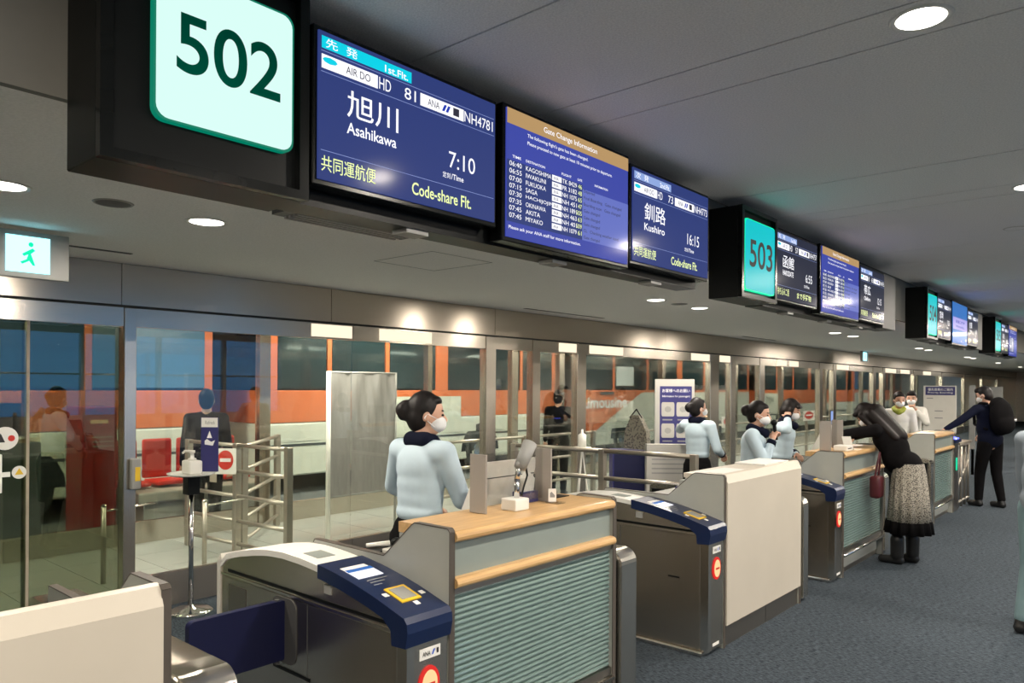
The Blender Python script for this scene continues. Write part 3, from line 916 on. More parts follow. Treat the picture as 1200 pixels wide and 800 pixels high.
def wood_counter(y0, y1, label, ribs=26):
    t = thing('service_counter', label, 'counter', (XC - 0.4, (y0 + y1) / 2, 0), group='boarding gate counters')
    e = 0.026
    end_panel(t, y0, y0 + e)
    end_panel(t, y1 - e, y1)
    a, b = y0 + e, y1 - e
    obj('counter_top', prism(bm_new(), half_round(XC - 0.335, XC + 0.016, 1.042, 1.086), 'y', a, b), 'wood', t, smooth=False)
    obj('upper_panel', B(XC - 0.05, XC - 0.02, a, b, 0.90, 1.042), 'frost', t)
    obj('ledge', prism(bm_new(), half_round(XC - 0.05, XC + 0.022, 0.862, 0.903), 'y', a, b), 'wood', t)
    obj('ledge_rail', B(XC - 0.05, XC - 0.004, a, b, 0.838, 0.861), 'steel_dk', t)
    bm = bm_new()
    poly = [(XC - 0.05, 0.24)]
    n, z0, z1 = ribs, 0.24, 0.838
    dz = (z1 - z0) / n
    for i in range(n):
        for k_, dx in ((0.0, 0.0), (0.18, 0.007), (0.5, 0.0095), (0.82, 0.007)):
            poly.append((XC - 0.028 + dx, z0 + dz * (i + k_)))
    poly += [(XC - 0.028, z1), (XC - 0.05, z1)]
    obj('ribbed_panel', prism(bm, poly, 'y', a, b), 'rib', t)
    obj('lower_rail', B(XC - 0.05, XC - 0.006, a, b, 0.205, 0.24), 'steel_dk', t)
    bm = bm_new(); tube(bm, (XC + 0.004, a, 0.19), (XC + 0.004, b, 0.19), 0.014, seg=12); obj('foot_rail', bm, 'steel_l', t, smooth=True)
    obj('kick_plate', B(XC - 0.09, XC - 0.06, a, b, 0.0, 0.205), 'steel_dk', t)
    desk(t, a, b)
    return t

def white_counter(y0, y1, label, shelf=True):
    t = thing('service_counter', label, 'counter', (XC - 0.4, (y0 + y1) / 2, 0), group='boarding gate counters')
    e = 0.024
    end_panel(t, y0, y0 + e)
    end_panel(t, y1 - e, y1)
    a, b = y0 + e, y1 - e
    obj('front_panel', prism(bm_new(), [(XC + 0.012, 0.14), (XC + 0.012, 1.045), (XC - 0.012, 1.098), (XC - 0.03, 1.104), (XC - 0.05, 1.10), (XC - 0.05, 0.14)], 'y', a, b), 'white_lam', t)
    if shelf:
        obj('top_shelf', B(XC - 0.30, XC - 0.05, a, b, 1.06, 1.09), 'white_lam', t)
    obj('kick_plate', B(XC - 0.05, XC - 0.012, a, y0 + (y1 - y0) * 0.52, 0.0, 0.138), 'steel_dk', t)
    obj('kick_plate', B(XC - 0.05, XC - 0.012, y0 + (y1 - y0) * 0.525, b, 0.0, 0.138), 'steel_dk', t)
    desk(t, a, b, 1.04 if shelf else 0.90)
    return t

white_counter(-0.40, 0.945, 'cream fronted counter filling the lower left corner of the picture', False)
wood_counter(2.03, 3.205, 'wood topped counter with ribbed green front, nearest one, behind the first ticket gate')
white_counter(4.455, 5.79, 'tall cream fronted counter in the middle between two ticket gates')
wood_counter(6.80, 8.06, 'wood topped counter with ribbed green front where the woman in the patterned skirt leans')
wood_counter(10.28, 11.4, 'far wood topped counter between the leaning woman and the man with the backpack')

# ticket gates ---------------------------------------------------------------
TOP = [(-3.466, 0.745), (-3.464, 0.79), (-3.43, 0.828), (-3.30, 0.865), (-3.135, 0.897), (-3.02, 0.913), (-2.908, 0.919), (-2.76, 0.915), (-2.613, 0.902), (-2.49, 0.886), (-2.373, 0.865), (-2.28, 0.845), (-2.19, 0.822), (-2.09, 0.793)]
def topz(x):
    for (a, b), (c, d) in zip(TOP[2:-1], TOP[3:]):
        if a <= x <= c:
            return b + (d - b) * (x - a) / (c - a)
    return TOP[-1][1]
def strip_on_top(x0, x1, y0, y1, h0, h1, n=6):
    xs = [x0 + (x1 - x0) * i / n for i in range(n + 1)]
    poly = [(x, topz(x) + h0) for x in xs] + [(x, topz(x) + h1) for x in reversed(xs)]
    return prism(bm_new(), poly, 'y', y0, y1)

def ticket_gate(y0, y1, label, flap=True, blue=False):
    t = thing('ticket_gate', label, 'ticket gate', (XC - 0.7, (y0 + y1) / 2, 0), group='ticket gates')
    w = y1 - y0
    obj('lower_body', B(-3.455, -2.135, y0, y1 - 0.004, 0.03, 0.735, bev=0.006, seg=1), 'steel', t)
    obj('base_plate', B(-3.42, XC - 0.03, y0 - 0.025, y1, 0.0, 0.03, bev=0.008, seg=1), 'steel_l', t)
    obj('seam_strip', B(-3.462, -2.12, y0 - 0.003, y1 - 0.004, 0.735, 0.746), 'steel_l', t)
    up = obj('upper_housing', prism(bm_new(), [(-3.462, 0.746)] + [(x, z - 0.022) for x, z in TOP[1:]] + [(-2.09, 0.746)], 'y', y0 + 0.001, y1 - 0.006), 'steel', t)
    obj('side_slot', B(-3.385, -2.15, y0 - 0.0025, y0 + 0.003, 0.757, 0.771), 'black', up)
    obj('inspection_mark', B(-2.60, -2.55, y0 - 0.002, y0 + 0.002, 0.80, 0.84), 'grey', up)
    cov = obj('top_cover', strip_on_top(-3.455, -2.60, y0 - 0.006, y1 - 0.002, -0.024, 0.003, 14), 'white', t, smooth=False)
    obj('back_edge', prism(bm_new(), [(-3.485, 0.04), (-3.485, 0.79), (-3.45, 0.835), (-3.44, 0.80), (-3.455, 0.78), (-3.455, 0.04)], 'y', y0 - 0.006, y1 - 0.002), 'offwhite', t)
    obj('green_arrow', prism(bm_new(), [(-2.83, topz(-2.83) + 0.004), (-2.72, topz(-2.72) + 0.004), (-2.72, topz(-2.72) + 0.005), (-2.83, topz(-2.83) + 0.005)], 'y', y0 + 0.05, y0 + 0.14), 'frost', cov)
    # navy nose with reader and display
    xs = [-2.63 + 0.545 * i / 9 for i in range(10)]
    poly = [(x, topz(x) + 0.012) for x in xs] + [(-2.068, 0.785), (-2.064, 0.75), (-2.075, 0.695), (-2.155, 0.69), (-2.16, 0.745)] + [(x, topz(x) - 0.045) for x in reversed(xs[:-2])]
    nose = obj('reader_head', prism(bm_new(), poly, 'y', y0 - 0.014, y1 - 0.001), 'navy', t)
    obj('label_plate', strip_on_top(-2.535, -2.505, y0 + 0.03, y0 + 0.15, 0.0122, 0.0145, 2), 'paper', nose)
    obj('display', strip_on_top(-2.50, -2.41, y0 + 0.03, y0 + 0.155, 0.0122, 0.0145, 3), 'scr_white', nose)
    obj('display_bar', strip_on_top(-2.50, -2.475, y0 + 0.03, y0 + 0.155, 0.0146, 0.0155, 2), 'scr_sky', nose)
    for i in range(3):
        obj('print_line', strip_on_top(-2.385 + 0.022 * i, -2.38 + 0.022 * i, y0 + 0.05, y0 + 0.15 - 0.03 * i, 0.0122, 0.0132, 1), 'ink_grey', nose)
    rd = obj('reader_frame', strip_on_top(-2.285, -2.175, y0 + 0.055, y0 + 0.155, 0.0122, 0.017, 4), 'yellow', nose)
    obj('reader_window', strip_on_top(-2.272, -2.188, y0 + 0.068, y0 + 0.142, 0.0165, 0.0185, 3), 'grey', rd)
    for x, y in ((-2.25, y0 + 0.025), (-2.21, y0 + 0.175), (-2.155, y0 + 0.10)):
        obj('card_mark', strip_on_top(x - 0.012, x + 0.012, y, y + 0.022, 0.0122, 0.0135, 1), 'paper', nose)
    # front post with sticker and signal
    fp = obj('front_post', B(-2.135, XC, y0 + 0.004, y1 - 0.004, 0.03, 0.70, bev=0.004, seg=1), 'steel', t)
    obj('post_edge', B(-2.137, XC + 0.004, y0, y0 + 0.035, 0.03, 0.70), 'steel_l', fp)
    stk = obj('sticker', B(XC, XC + 0.0015, y0 + 0.066, y0 + 0.172, 0.626, 0.668), 'paper', fp)
    f = ((XC + 0.003, y0 + 0.066, 0.626), (0, 0.106, 0), (0, 0, 0.042))
    for i, ch in enumerate('ANA'):
        write('lettering', ch, 0.12 + 0.13 * i, 0.24 + 0.13 * i, 0.28, 0.72, f, 'ink', fp, 0.01)
    obj('tail_mark', poly_flat(bm_new(), ((0.55, 0.28), (0.63, 0.28), (0.73, 0.75), (0.65, 0.75)), f), 'ink_blue', fp)
    obj('alliance_mark', quad(bm_new(), 0.80, 0.90, 0.28, 0.75, f), 'ink', fp)
    obj('lower_sticker', B(XC, XC + 0.0015, y0 + 0.07, y0 + 0.155, 0.05, 0.068), 'paper', fp)
    yc = (y0 + y1) / 2 + 0.005
    bm = bm_new(); prism(bm, [(yc + 0.052 * math.cos(i * 0.314), 0.53 + 0.070 * math.sin(i * 0.314)) for i in range(20)], 'x', XC - 0.002, XC + 0.006); sg = obj('signal_rim', bm, 'red_glow', fp)
    bm = bm_new(); prism(bm, [(yc + 0.038 * math.cos(i * 0.314), 0.53 + 0.054 * math.sin(i * 0.314)) for i in range(20)], 'x', XC, XC + 0.009); obj('signal_lens', bm, 'warm_glow', fp)
    obj('signal_bar', B(XC + 0.009, XC + 0.011, yc - 0.024, yc + 0.024, 0.524, 0.536), 'red', fp)
    obj('card_slot', B(-2.36, -2.28, y0 - 0.002, y0 + 0.004, 0.455, 0.465), 'black', t)
    # inset side panel behind the flap
    obj('inset_panel', B(-3.38, -3.22, y0 - 0.002, y0 + 0.004, 0.36, 0.70), 'steel_dk', t)
    obj('panel_joint', B(-2.722, -2.718, y0 - 0.0012, y0 + 0.004, 0.03, 0.735), 'dkgrey', t)
    if flap:
        fl = obj('flap', prism(bm_new(), round_rect(y0 - 0.43, y0 + 0.01, 0.455, 0.715, 0.025), 'x', -2.922, -2.888), 'navy_flap', t)
        bm = bm_new(); tube(bm, (-2.905, y0 - 0.03, 0.44), (-2.905, y0 - 0.03, 0.72), 0.012); obj('hinge', bm, 'dkgrey', fl)
        obj('flap_shadow', prism(bm_new(), round_rect(-2.99, -2.80, 0.44, 0.725, 0.05), 'y', y0 - 0.004, y0 + 0.002), 'dkgrey', t)  # dark plate painted in for the soft shadow beside the flap
        obj('flap_slot', B(-2.98, -2.70, y0 - 0.003, y0 + 0.003, 0.405, 0.42), 'black', t)
    return t

ticket_gate(1.811, 2.027, 'nearest steel ticket gate with navy reader head and its navy flap swung out')
ticket_gate(4.233, 4.452, 'steel ticket gate in front of the tall cream counter, with a lit red signal', flap=False)
ticket_gate(6.58, 6.797, 'steel ticket gate between the cream counter and the leaning woman, partly hidden', flap=False)

def slim_cabinet(y0, y1, label, flap=True):
    t = thing('gate_cabinet', label, 'gate cabinet', (XC - 0.6, (y0 + y1) / 2, 0), group='slim gate cabinets')
    n = 6
    arc = [(XC - 0.07 + 0.07 * math.sin(R(90 * i / n)), 0.735 + 0.07 * math.cos(R(90 * i / n))) for i in range(n + 1)]
    obj('body', prism(bm_new(), [(-3.44, 0.03), (-3.44, 0.78), (-3.40, 0.805)] + arc + [(XC, 0.03)], 'y', y0 + 0.03, y1), 'steel', t)
    obj('gap_plate', B(-3.40, XC - 0.03, y0, y0 + 0.03, 0.0, 0.76), 'black', t)
    obj('front_edge', prism(bm_new(), [(XC + 0.006, 0.03)] + [(x + 0.006, z + 0.004) for x, z in reversed(arc)] + [(XC - 0.16, 0.809), (XC - 0.16, 0.803)] + [(x - 0.004, z - 0.004) for x, z in arc] + [(XC - 0.004, 0.03)], 'y', y0 + 0.04, y1 - 0.004), 'steel_l', t)
    obj('green_stripe', B(-3.1, -2.2, y1 - 0.012, y1 + 0.001, 0.735, 0.745), 'ink_green', t)
    obj('base_plate', B(-3.40, XC - 0.02, y0, y1 + 0.02, 0.0, 0.03, bev=0.006, seg=1), 'steel_l', t)
    if flap:
        obj('flap_stub', prism(bm_new(), round_rect(y1 - 0.03, y1 + 0.012, 0.46, 0.71, 0.012), 'x', -2.922, -2.888), 'navy_flap', t)
    return t
slim_cabinet(0.955, 1.15, 'slim steel gate cabinet beside the lower left cream counter')
slim_cabinet(3.215, 3.40, 'slim rounded steel gate cabinet at the right end of the nearest wood topped counter')
slim_cabinet(5.80, 5.945, 'slim steel gate cabinet at the right end of the tall cream counter')
slim_cabinet(8.07, 8.24, 'slim steel gate cabinet just behind the leaning woman')
slim_cabinet(10.04, 10.225, 'slim steel gate cabinet at the left end of the far wood topped counter')

# far gate used by the man: dark pillar with blue reader, steel baggage frame
t = thing('reader_pillar', 'dark pillar with glowing blue reader under the hand of the man with the backpack', 'ticket reader', (-2.2, 11.6, 0))
obj('pillar', B(-2.33, -2.09, 11.45, 11.75, 0, 0.93, bev=0.01), 'steel_dk', t)
hd = obj('reader_head', prism(bm_new(), [(-2.34, 0.93), (-2.06, 0.93), (-2.06, 0.97), (-2.34, 1.03)], 'y', 11.44, 11.78), 'navy', t)
obj('reader_light', prism(bm_new(), [(-2.30, 1.023), (-2.08, 0.976), (-2.08, 0.985), (-2.30, 1.032)], 'y', 11.48, 11.73), 'blue_glow', hd)
obj('signal', B(-2.09, -2.084, 11.60, 11.64, 0.55, 0.72), 'sign_rim', t)
t = thing('steel_gate_frame', 'low open steel frame gate beside the dark pillar with the blue reader', 'gate', (-2.3, 12.2, 0))
for y in (11.85, 12.1, 12.35, 12.6):
    bm = bm_new(); tube(bm, (-2.12, y, 0), (-2.12, y, 0.86), 0.018); obj('upright', bm, 'satin', t, smooth=True)
for z in (0.08, 0.86):
    bm = bm_new(); tube(bm, (-2.12, 11.8, z), (-2.12, 12.65, z), 0.018); obj('rail', bm, 'satin', t, smooth=True)
bm = bm_new(); tube(bm, (-2.12, 11.85, 0.3), (-2.12, 12.6, 0.62), 0.014); obj('brace', bm, 'satin', t, smooth=True)
obj('shelf', B(-2.3, -2.08, 11.8, 12.65, 0.88, 0.91), 'stone', t)
# ================================================================== BEHIND THE GLASS
# sanitiser stand ------------------------------------------------------------
sx, sy = -5.33, 2.56
t = thing('sanitizer_stand', 'chrome pole stand with round base and white tray in front of the glass wall', 'stand', (sx, sy, 0))
bm = bm_new(); lathe(bm, (sx, sy, 0), ((0.155, 0.0), (0.155, 0.008), (0.13, 0.02), (0.03, 0.035), (0.02, 0.05)), 32); obj('base', bm, 'chrome', t, smooth=True)
bm = bm_new(); tube(bm, (sx, sy, 0.04), (sx, sy, 0.86), 0.018, seg=16); obj('pole', bm, 'chrome', t, smooth=True)
obj('clamp', B(sx - 0.045, sx + 0.045, sy - 0.045, sy + 0.045, 0.855, 0.985, bev=0.006), 'black', t)
bm = bm_new(); lathe(bm, (sx, sy, 0.985), ((0.05, 0.0), (0.15, 0.012), (0.165, 0.022), (0.165, 0.028), (0.15, 0.02), (0.0, 0.016)), 32); obj('tray', bm, 'white', t, smooth=True)
t = thing('sanitizer_bottle', 'white hand sanitizer pump bottle on the tray of the chrome stand', 'bottle', (sx + 0.01, sy, 1.0))
bm = bm_new(); box(bm, sx - 0.055, sx + 0.075, sy - 0.05, sy + 0.05, 1.003, 1.105, bev=0.014, seg=3); obj('bottle_body', bm, 'white', t, smooth=True)
bm = bm_new(); lathe(bm, (sx + 0.01, sy, 1.10), ((0.03, 0.0), (0.028, 0.018), (0.014, 0.022), (0.012, 0.055), (0.02, 0.058), (0.02, 0.075), (0.0, 0.077)), 16); ph = obj('pump', bm, 'white', t, smooth=True)
bm = bm_new(); path_tube(bm, [(sx + 0.01, sy, 1.17), (sx - 0.03, sy - 0.035, 1.172), (sx - 0.045, sy - 0.045, 1.155)], 0.008); obj('spout', bm, 'white', ph)
t = thing('hand_washing_sign', 'tall navy hand sanitizing sign standing behind the white pump bottle', 'sign', (sx - 0.02, sy + 0.09, 1.0))
f = ((sx + 0.0, sy + 0.07, 1.0145), (0.095, 0.083, 0), (0, 0, 0.40))
def slab(f, u0, u1, v0, v1, th):
    O, U, W = Vector(f[0]), Vector(f[1]), Vector(f[2])
    N = U.cross(W).normalized() * th
    bm = bm_new()
    P = [O + U * u + W * v for u, v in ((u0, v0), (u1, v0), (u1, v1), (u0, v1))]
    A = [bm.verts.new(p) for p in P]
    Bv = [bm.verts.new(p - N) for p in P]
    bm.faces.new(A); bm.faces.new(Bv[::-1])
    for i in range(4):
        bm.faces.new((A[i], Bv[i], Bv[(i + 1) % 4], A[(i + 1) % 4]))
    bmesh.ops.recalc_face_normals(bm, faces=bm.faces[:])
    return bm
def lift(f, d):
    O, U, W = Vector(f[0]), Vector(f[1]), Vector(f[2])
    return (O + U.cross(W).normalized() * d, U, W)
pn = obj('panel', slab(f, 0, 1, 0, 1, 0.01), 'ink_navy', t)
obj('white_header', quad(bm_new(), 0.02, 0.98, 0.82, 0.995, lift(f, 0.001)), 'paper', t)
write('lettering', 'Refresh', 0.25, 0.8, 0.87, 0.94, lift(f, 0.002), 'ink_grey', t)
obj('drop_mark', poly_flat(bm_new(), ((0.35, 0.62), (0.65, 0.62), (0.5, 0.75)), lift(f, 0.001)), 'ink_white', t)
obj('hand_mark', poly_flat(bm_new(), ((0.22, 0.50), (0.7, 0.48), (0.82, 0.58), (0.6, 0.55), (0.35, 0.60), (0.22, 0.57)), lift(f, 0.001)), 'ink_white', t)
# door sensor box on the post
t = thing('door_sensor', 'small steel sensor box with yellow label on the door post', 'sensor', (XG + 0.03, 2.26, 0.92))
obj('sensor_body', B(XG + 0.013, XG + 0.06, 2.225, 2.295, 0.90, 1.12, bev=0.01), 'grey', t)
obj('yellow_label', B(XG + 0.0601, XG + 0.0615, 2.25, 2.285, 0.96, 1.06), 'yellow', t)

# barriers -------------------------------------------------------------------
def barrier(name, label, legs, zs, rail_r=0.019, post_w=0.06, top=None, m='satin', pm='satin'):
    base = Vector((legs[0][0], legs[0][1], 0))
    t = thing(name, label, 'barrier', base, group='steel barriers')
    top = top or max(zs) + 0.02
    for x, y in legs:
        obj('post', B(x - post_w / 2, x + post_w / 2, y - post_w / 2, y + post_w / 2, 0.0, top, bev=0.003, seg=1), pm, t)
    for (a, b), (c, d) in zip(legs[:-1], legs[1:]):
        for z in zs:
            bm = bm_new(); tube(bm, (a, b, z), (c, d, z), rail_r, seg=10); obj('rail', bm, m, t, smooth=True)
    return t
barrier('steel_barrier', 'five rail steel barrier behind the glass carrying the no entry sign', [(-5.93, 3.74), (-6.73, 3.68), (-7.55, 3.60)], (0.12, 0.34, 0.58, 0.82, 1.07))
barrier('steel_barrier', 'short steel barrier joining the outer glass wall behind the no entry sign', [(-6.81, 3.80), (-7.85, 4.80)], (0.12, 0.34, 0.58, 0.82, 1.05))
barrier('steel_barrier', 'steel barrier with thick top rail behind the nearest counter, right of the card scanner', [(-3.12, 6.05), (-4.05, 5.98), (-5.1, 5.90)], (0.78, 1.04), 0.022, 0.06)
barrier('steel_barrier', 'long steel barrier in the corridor behind the three uniformed staff', [(-6.5, 10.6), (-6.5, 12.6), (-6.5, 14.3), (-6.5, 16.4), (-6.5, 18.4), (-6.5, 20.4), (-6.5, 22.4)], (0.28, 0.60, 0.92))
barrier('steel_barrier', 'steel barrier in the corridor seen above the white desk screen', [(-6.4, 5.9), (-6.4, 7.6), (-6.4, 9.2)], (0.34, 0.66, 0.98))
def guide_pole(x, y, h, label):
    t = thing('guide_pole', label, 'pole', (x, y, 0))
    bm = bm_new(); tube(bm, (x, y, 0.0), (x, y, h), 0.021, seg=14); obj('pole', bm, 'satin', t, smooth=True)
    bm = bm_new(); ell(bm, (x, y, h + 0.012), (0.024, 0.024, 0.02)); obj('cap', bm, 'steel_l', t, smooth=True)
    bm = bm_new(); tube(bm, (x, y, h - 0.03), (x - 0.02, y + 0.42, h - 0.01), 0.008); obj('arm', bm, 'steel_l', t, smooth=True)
guide_pole(-6.60, 2.43, 0.63, 'short steel guide pole seen through the tinted sliding door')
guide_pole(-6.45, 3.22, 0.60, 'short steel guide pole left of the no entry barrier')

def no_entry(x, y, z, w, h, label, along='y', stand=None):
    U = (0, w, 0) if along == 'y' else (w * 0.75, w * 0.66, 0)
    f = ((x, y, z), U, (0, 0, h))
    t = thing('no_entry_sign', label, 'sign', (x, y, z), group='no entry signs')
    obj('plate', slab(f, 0, 1, 0, 1, 0.006), 'paper', t)
    obj('red_disc', poly_flat(bm_new(), [(0.5 + 0.38 * math.cos(i * 0.2618), 0.55 + 0.38 * math.sin(i * 0.2618)) for i in range(24)], lift(f, 0.002)), 'red', t)
    obj('white_bar', quad(bm_new(), 0.24, 0.76, 0.48, 0.62, lift(f, 0.004)), 'ink_white', t)
no_entry(-6.81, 3.50, 0.80, 0.20, 0.245, 'white square no entry sign on the near steel barrier behind the glass', 'x')
no_entry(-6.44, 13.62, 0.86, 0.60, 0.23, 'no entry sign on the long barrier, left of the woman with the microphone')
no_entry(-6.44, 18.0, 0.86, 0.78, 0.24, 'no entry sign on the long barrier, right of the short haired staff woman')
f = ((-7.12, 3.605, 0.69), (0.11, 0.012, 0), (0, 0, 0.13))
tag(obj('notice_plate', slab(f, 0, 1, 0, 1, 0.005), 'stone'), 'small brown notice plate hanging on the barrier beside the sanitizer tray', 'sign')

# vinyl covered screen board ---------------------------------------------------
t = thing('screen_board', 'tall grey vinyl sheet stretched on a pale frame behind the staff woman at the counter', 'partition', (-6.45, 4.95, 0))
yb0, yb1 = 4.53, 5.42
for y, m_ in ((yb0, 'white'), (yb1, 'grey')):
    bm = bm_new(); tube(bm, (-6.45, y, 0.0), (-6.45, y, 1.80), 0.024 if y == yb0 else 0.014, seg=12); obj('upright', bm, m_, t, smooth=True)
for z in (0.50, 1.79):
    bm = bm_new(); tube(bm, (-6.45, yb0, z), (-6.45, yb1, z), 0.012); obj('cross_bar', bm, 'grey', t, smooth=True)
bm = bm_new()
nu, nv = 26, 30
G = [[bm.verts.new((-6.44 + 0.006 * math.sin(i * 1.9 + j * 0.35) + 0.010 * math.sin(i * 0.7 - j * 0.2) * (j / nv), yb0 + 0.02 + (yb1 - yb0 - 0.04) * i / nu, 0.51 + 1.27 * j / nv)) for j in range(nv + 1)] for i in range(nu + 1)]
for i in range(nu):
    for j in range(nv):
        bm.faces.new((G[i][j], G[i + 1][j], G[i + 1][j + 1], G[i][j + 1]))
obj('vinyl_sheet', bm, 'vinyl', t, smooth=True)
for x in (-6.65, -6.25):
    bm = bm_new(); tube(bm, (-6.45, yb0, 0.02), (x, yb0, 0.012), 0.012); obj('foot', bm, 'white', t)

# information stands ---------------------------------------------------------
t = thing('navy_stand', 'navy cloth covered stand with a pink edged panel beside the poster stand', 'stand', (-4.5, 7.3, 0))
f = ((-4.72, 7.18, 0.0), (0.36, 0.32, 0), (0, 0, 0.93))
obj('cabinet', slab(f, 0, 1, 0, 1, 0.30), 'ink_navy', t)
obj('front_panel', quad(bm_new(), 0.03, 0.94, 0.32, 0.98, lift(f, 0.002)), 'navy_flap', t)
obj('pink_stripe', quad(bm_new(), 0.90, 0.96, 0.45, 0.90, lift(f, 0.003)), 'maroon', t)
t = thing('poster_bag', 'dark patterned shoulder bag standing on the navy cloth stand', 'bag', (-4.55, 7.4, 0.935))
bm = bm_new(); prism(bm, [(-4.72, 0.94), (-4.40, 0.94), (-4.42, 1.15), (-4.52, 1.33), (-4.62, 1.33), (-4.70, 1.15)], 'y', 7.40, 7.48); obj('bag_body', bm, 'flower', t)
bm = bm_new(); path_tube(bm, [(-4.66, 7.44, 1.30), (-4.57, 7.44, 1.40), (-4.50, 7.44, 1.30)], 0.008); obj('strap', bm, 'black', t)
t = thing('poster_stand', 'free standing white framed poster with six navy picture squares, left of the staff', 'poster stand', (-4.15, 7.75, 0))
f = ((-4.42, 7.60, 0.72), (0.345, 0.30, 0), (0, 0, 1.03))
obj('board', slab(f, 0, 1, 0, 1, 0.03), 'board', t)
obj('navy_poster', quad(bm_new(), 0.12, 0.93, 0.04, 0.92, lift(f, 0.002)), 'ink_navy', t)
write('lettering', 'お客様へのお願い', 0.18, 0.88, 0.85, 0.89, lift(f, 0.004), 'ink_white', t)
write('lettering', 'Information for passengers', 0.18, 0.88, 0.79, 0.82, lift(f, 0.004), 'ink_white', t)
for r_ in range(3):
    for c_ in range(2):
        u, v = 0.16 + 0.38 * c_, 0.58 - 0.24 * r_
        pc = obj('picture_square', poly_flat(bm_new(), round_rect(u, u + 0.33, v, v + 0.16, 0.03, 3), lift(f, 0.004)), 'board', t)
        obj('caption_line', quad(bm_new(), u + 0.03, u + 0.28, v - 0.045, v - 0.03, lift(f, 0.004)), 'ink_grey', t)
        obj('pictogram', poly_flat(bm_new(), [(u + 0.165 + 0.09 * math.cos(i * 0.9), v + 0.08 + 0.035 * math.sin(i * 0.9)) for i in range(7)], lift(f, 0.006)), 'grey', t)
bm = bm_new(); tube(bm, (-4.26, 7.77, 0.0), (-4.26, 7.77, 0.73), 0.02); obj('leg', bm, 'steel', t, smooth=True)
bm = bm_new(); lathe(bm, (-4.26, 7.77, 0), ((0.2, 0), (0.2, 0.012), (0.03, 0.02)), 24); obj('base', bm, 'steel', t)
t = thing('white_display_box', 'low white display box with printed lines in front of the poster stand', 'box', (-4.2, 7.35, 0))
f = ((-4.30, 7.22, 0.0), (0.42, 0.36, 0), (0, 0, 1.02))
obj('box_body', slab(f, 0, 1, 0, 1, 0.12), 'board', t)
for i in range(5):
    obj('print_line', quad(bm_new(), 0.1, 0.85 - 0.1 * (i % 2), 0.88 - 0.05 * i, 0.895 - 0.05 * i, lift(f, 0.002)), 'ink_grey', t)
# white sanitizer bottle on thin stand near the post
t = thing('pump_bottle_stand', 'thin white stand with a pump bottle beside the steel post right of the card scanner', 'stand', (-4.75, 6.6, 0))
bm = bm_new(); lathe(bm, (-4.75, 6.62, 1.0), ((0.045, 0), (0.045, 0.13), (0.015, 0.15), (0.012, 0.19), (0.0, 0.192)), 14); obj('bottle', bm, 'white', t, smooth=True)
bm = bm_new(); lathe(bm, (-4.75, 6.62, 0.98), ((0.10, 0), (0.10, 0.018)), 18); obj('tray', bm, 'white', t)
for dx, dy in ((-0.12, 0), (0.12, 0.05), (0.0, -0.12)):
    bm = bm_new(); tube(bm, (-4.75, 6.62, 0.98), (-4.75 + dx, 6.62 + dy, 0.0), 0.008); obj('leg', bm, 'white', t)

# far white sign boards --------------------------------------------------------
def sign_board(x0, x1, y, z0, z1, label, header=None, body='offwhite'):
    t = thing('sign_board', label, 'sign board', ((x0 + x1) / 2, y, 0))
    f = ((x0, y, z0), (x1 - x0, 0, 0), (0, 0, z1 - z0))
    obj('board', slab(f, 0, 1, 0, 1, 0.04), body, t)
    if header:
        obj('header', quad(bm_new(), 0.06, 0.97, 0.80, 0.98, lift(f, 0.003)), 'ink_navy', t)
        write('lettering', header[0], 0.14, 0.9, 0.89, 0.95, lift(f, 0.006), 'ink_white', t)
        write('lettering', header[1], 0.14, 0.9, 0.83, 0.87, lift(f, 0.006), 'ink_white', t)
        for i, (u0, u1, v) in enumerate(((0.1, 0.3, 0.72), (0.35, 0.6, 0.45), (0.35, 0.6, 0.30))):
            obj('print_line', quad(bm_new(), u0, u1, v, v + 0.02, lift(f, 0.003)), 'ink_grey', t)
    for x in (x0 + 0.05, x1 - 0.05):
        obj('leg', B(x - 0.02, x + 0.02, y + 0.05, y + 0.09, 0, z0 + 0.1), 'steel', t)
    return t
sign_board(-3.33, -2.80, 15.5, 0.85, 1.71, 'white sign board with navy heading behind the far counter', ('優先搭乗のご案内', 'Priority Boarding'))
sign_board(-2.78, -2.68, 16.6, 0.5, 1.72, 'narrow grey board right behind the navy headed sign board', body='grey')
sign_board(-2.72, -2.36, 17.5, 0.6, 1.70, 'plain grey partition board left of the man with the backpack', body='grey')
sign_board(-1.95, -1.55, 19.5, 0.5, 1.72, 'plain grey partition board right of the head of the man with the backpack', body='grey')
sign_board(-1.2, -0.8, 21.5, 0.5, 1.72, 'plain grey partition board at the far right edge', body='grey')

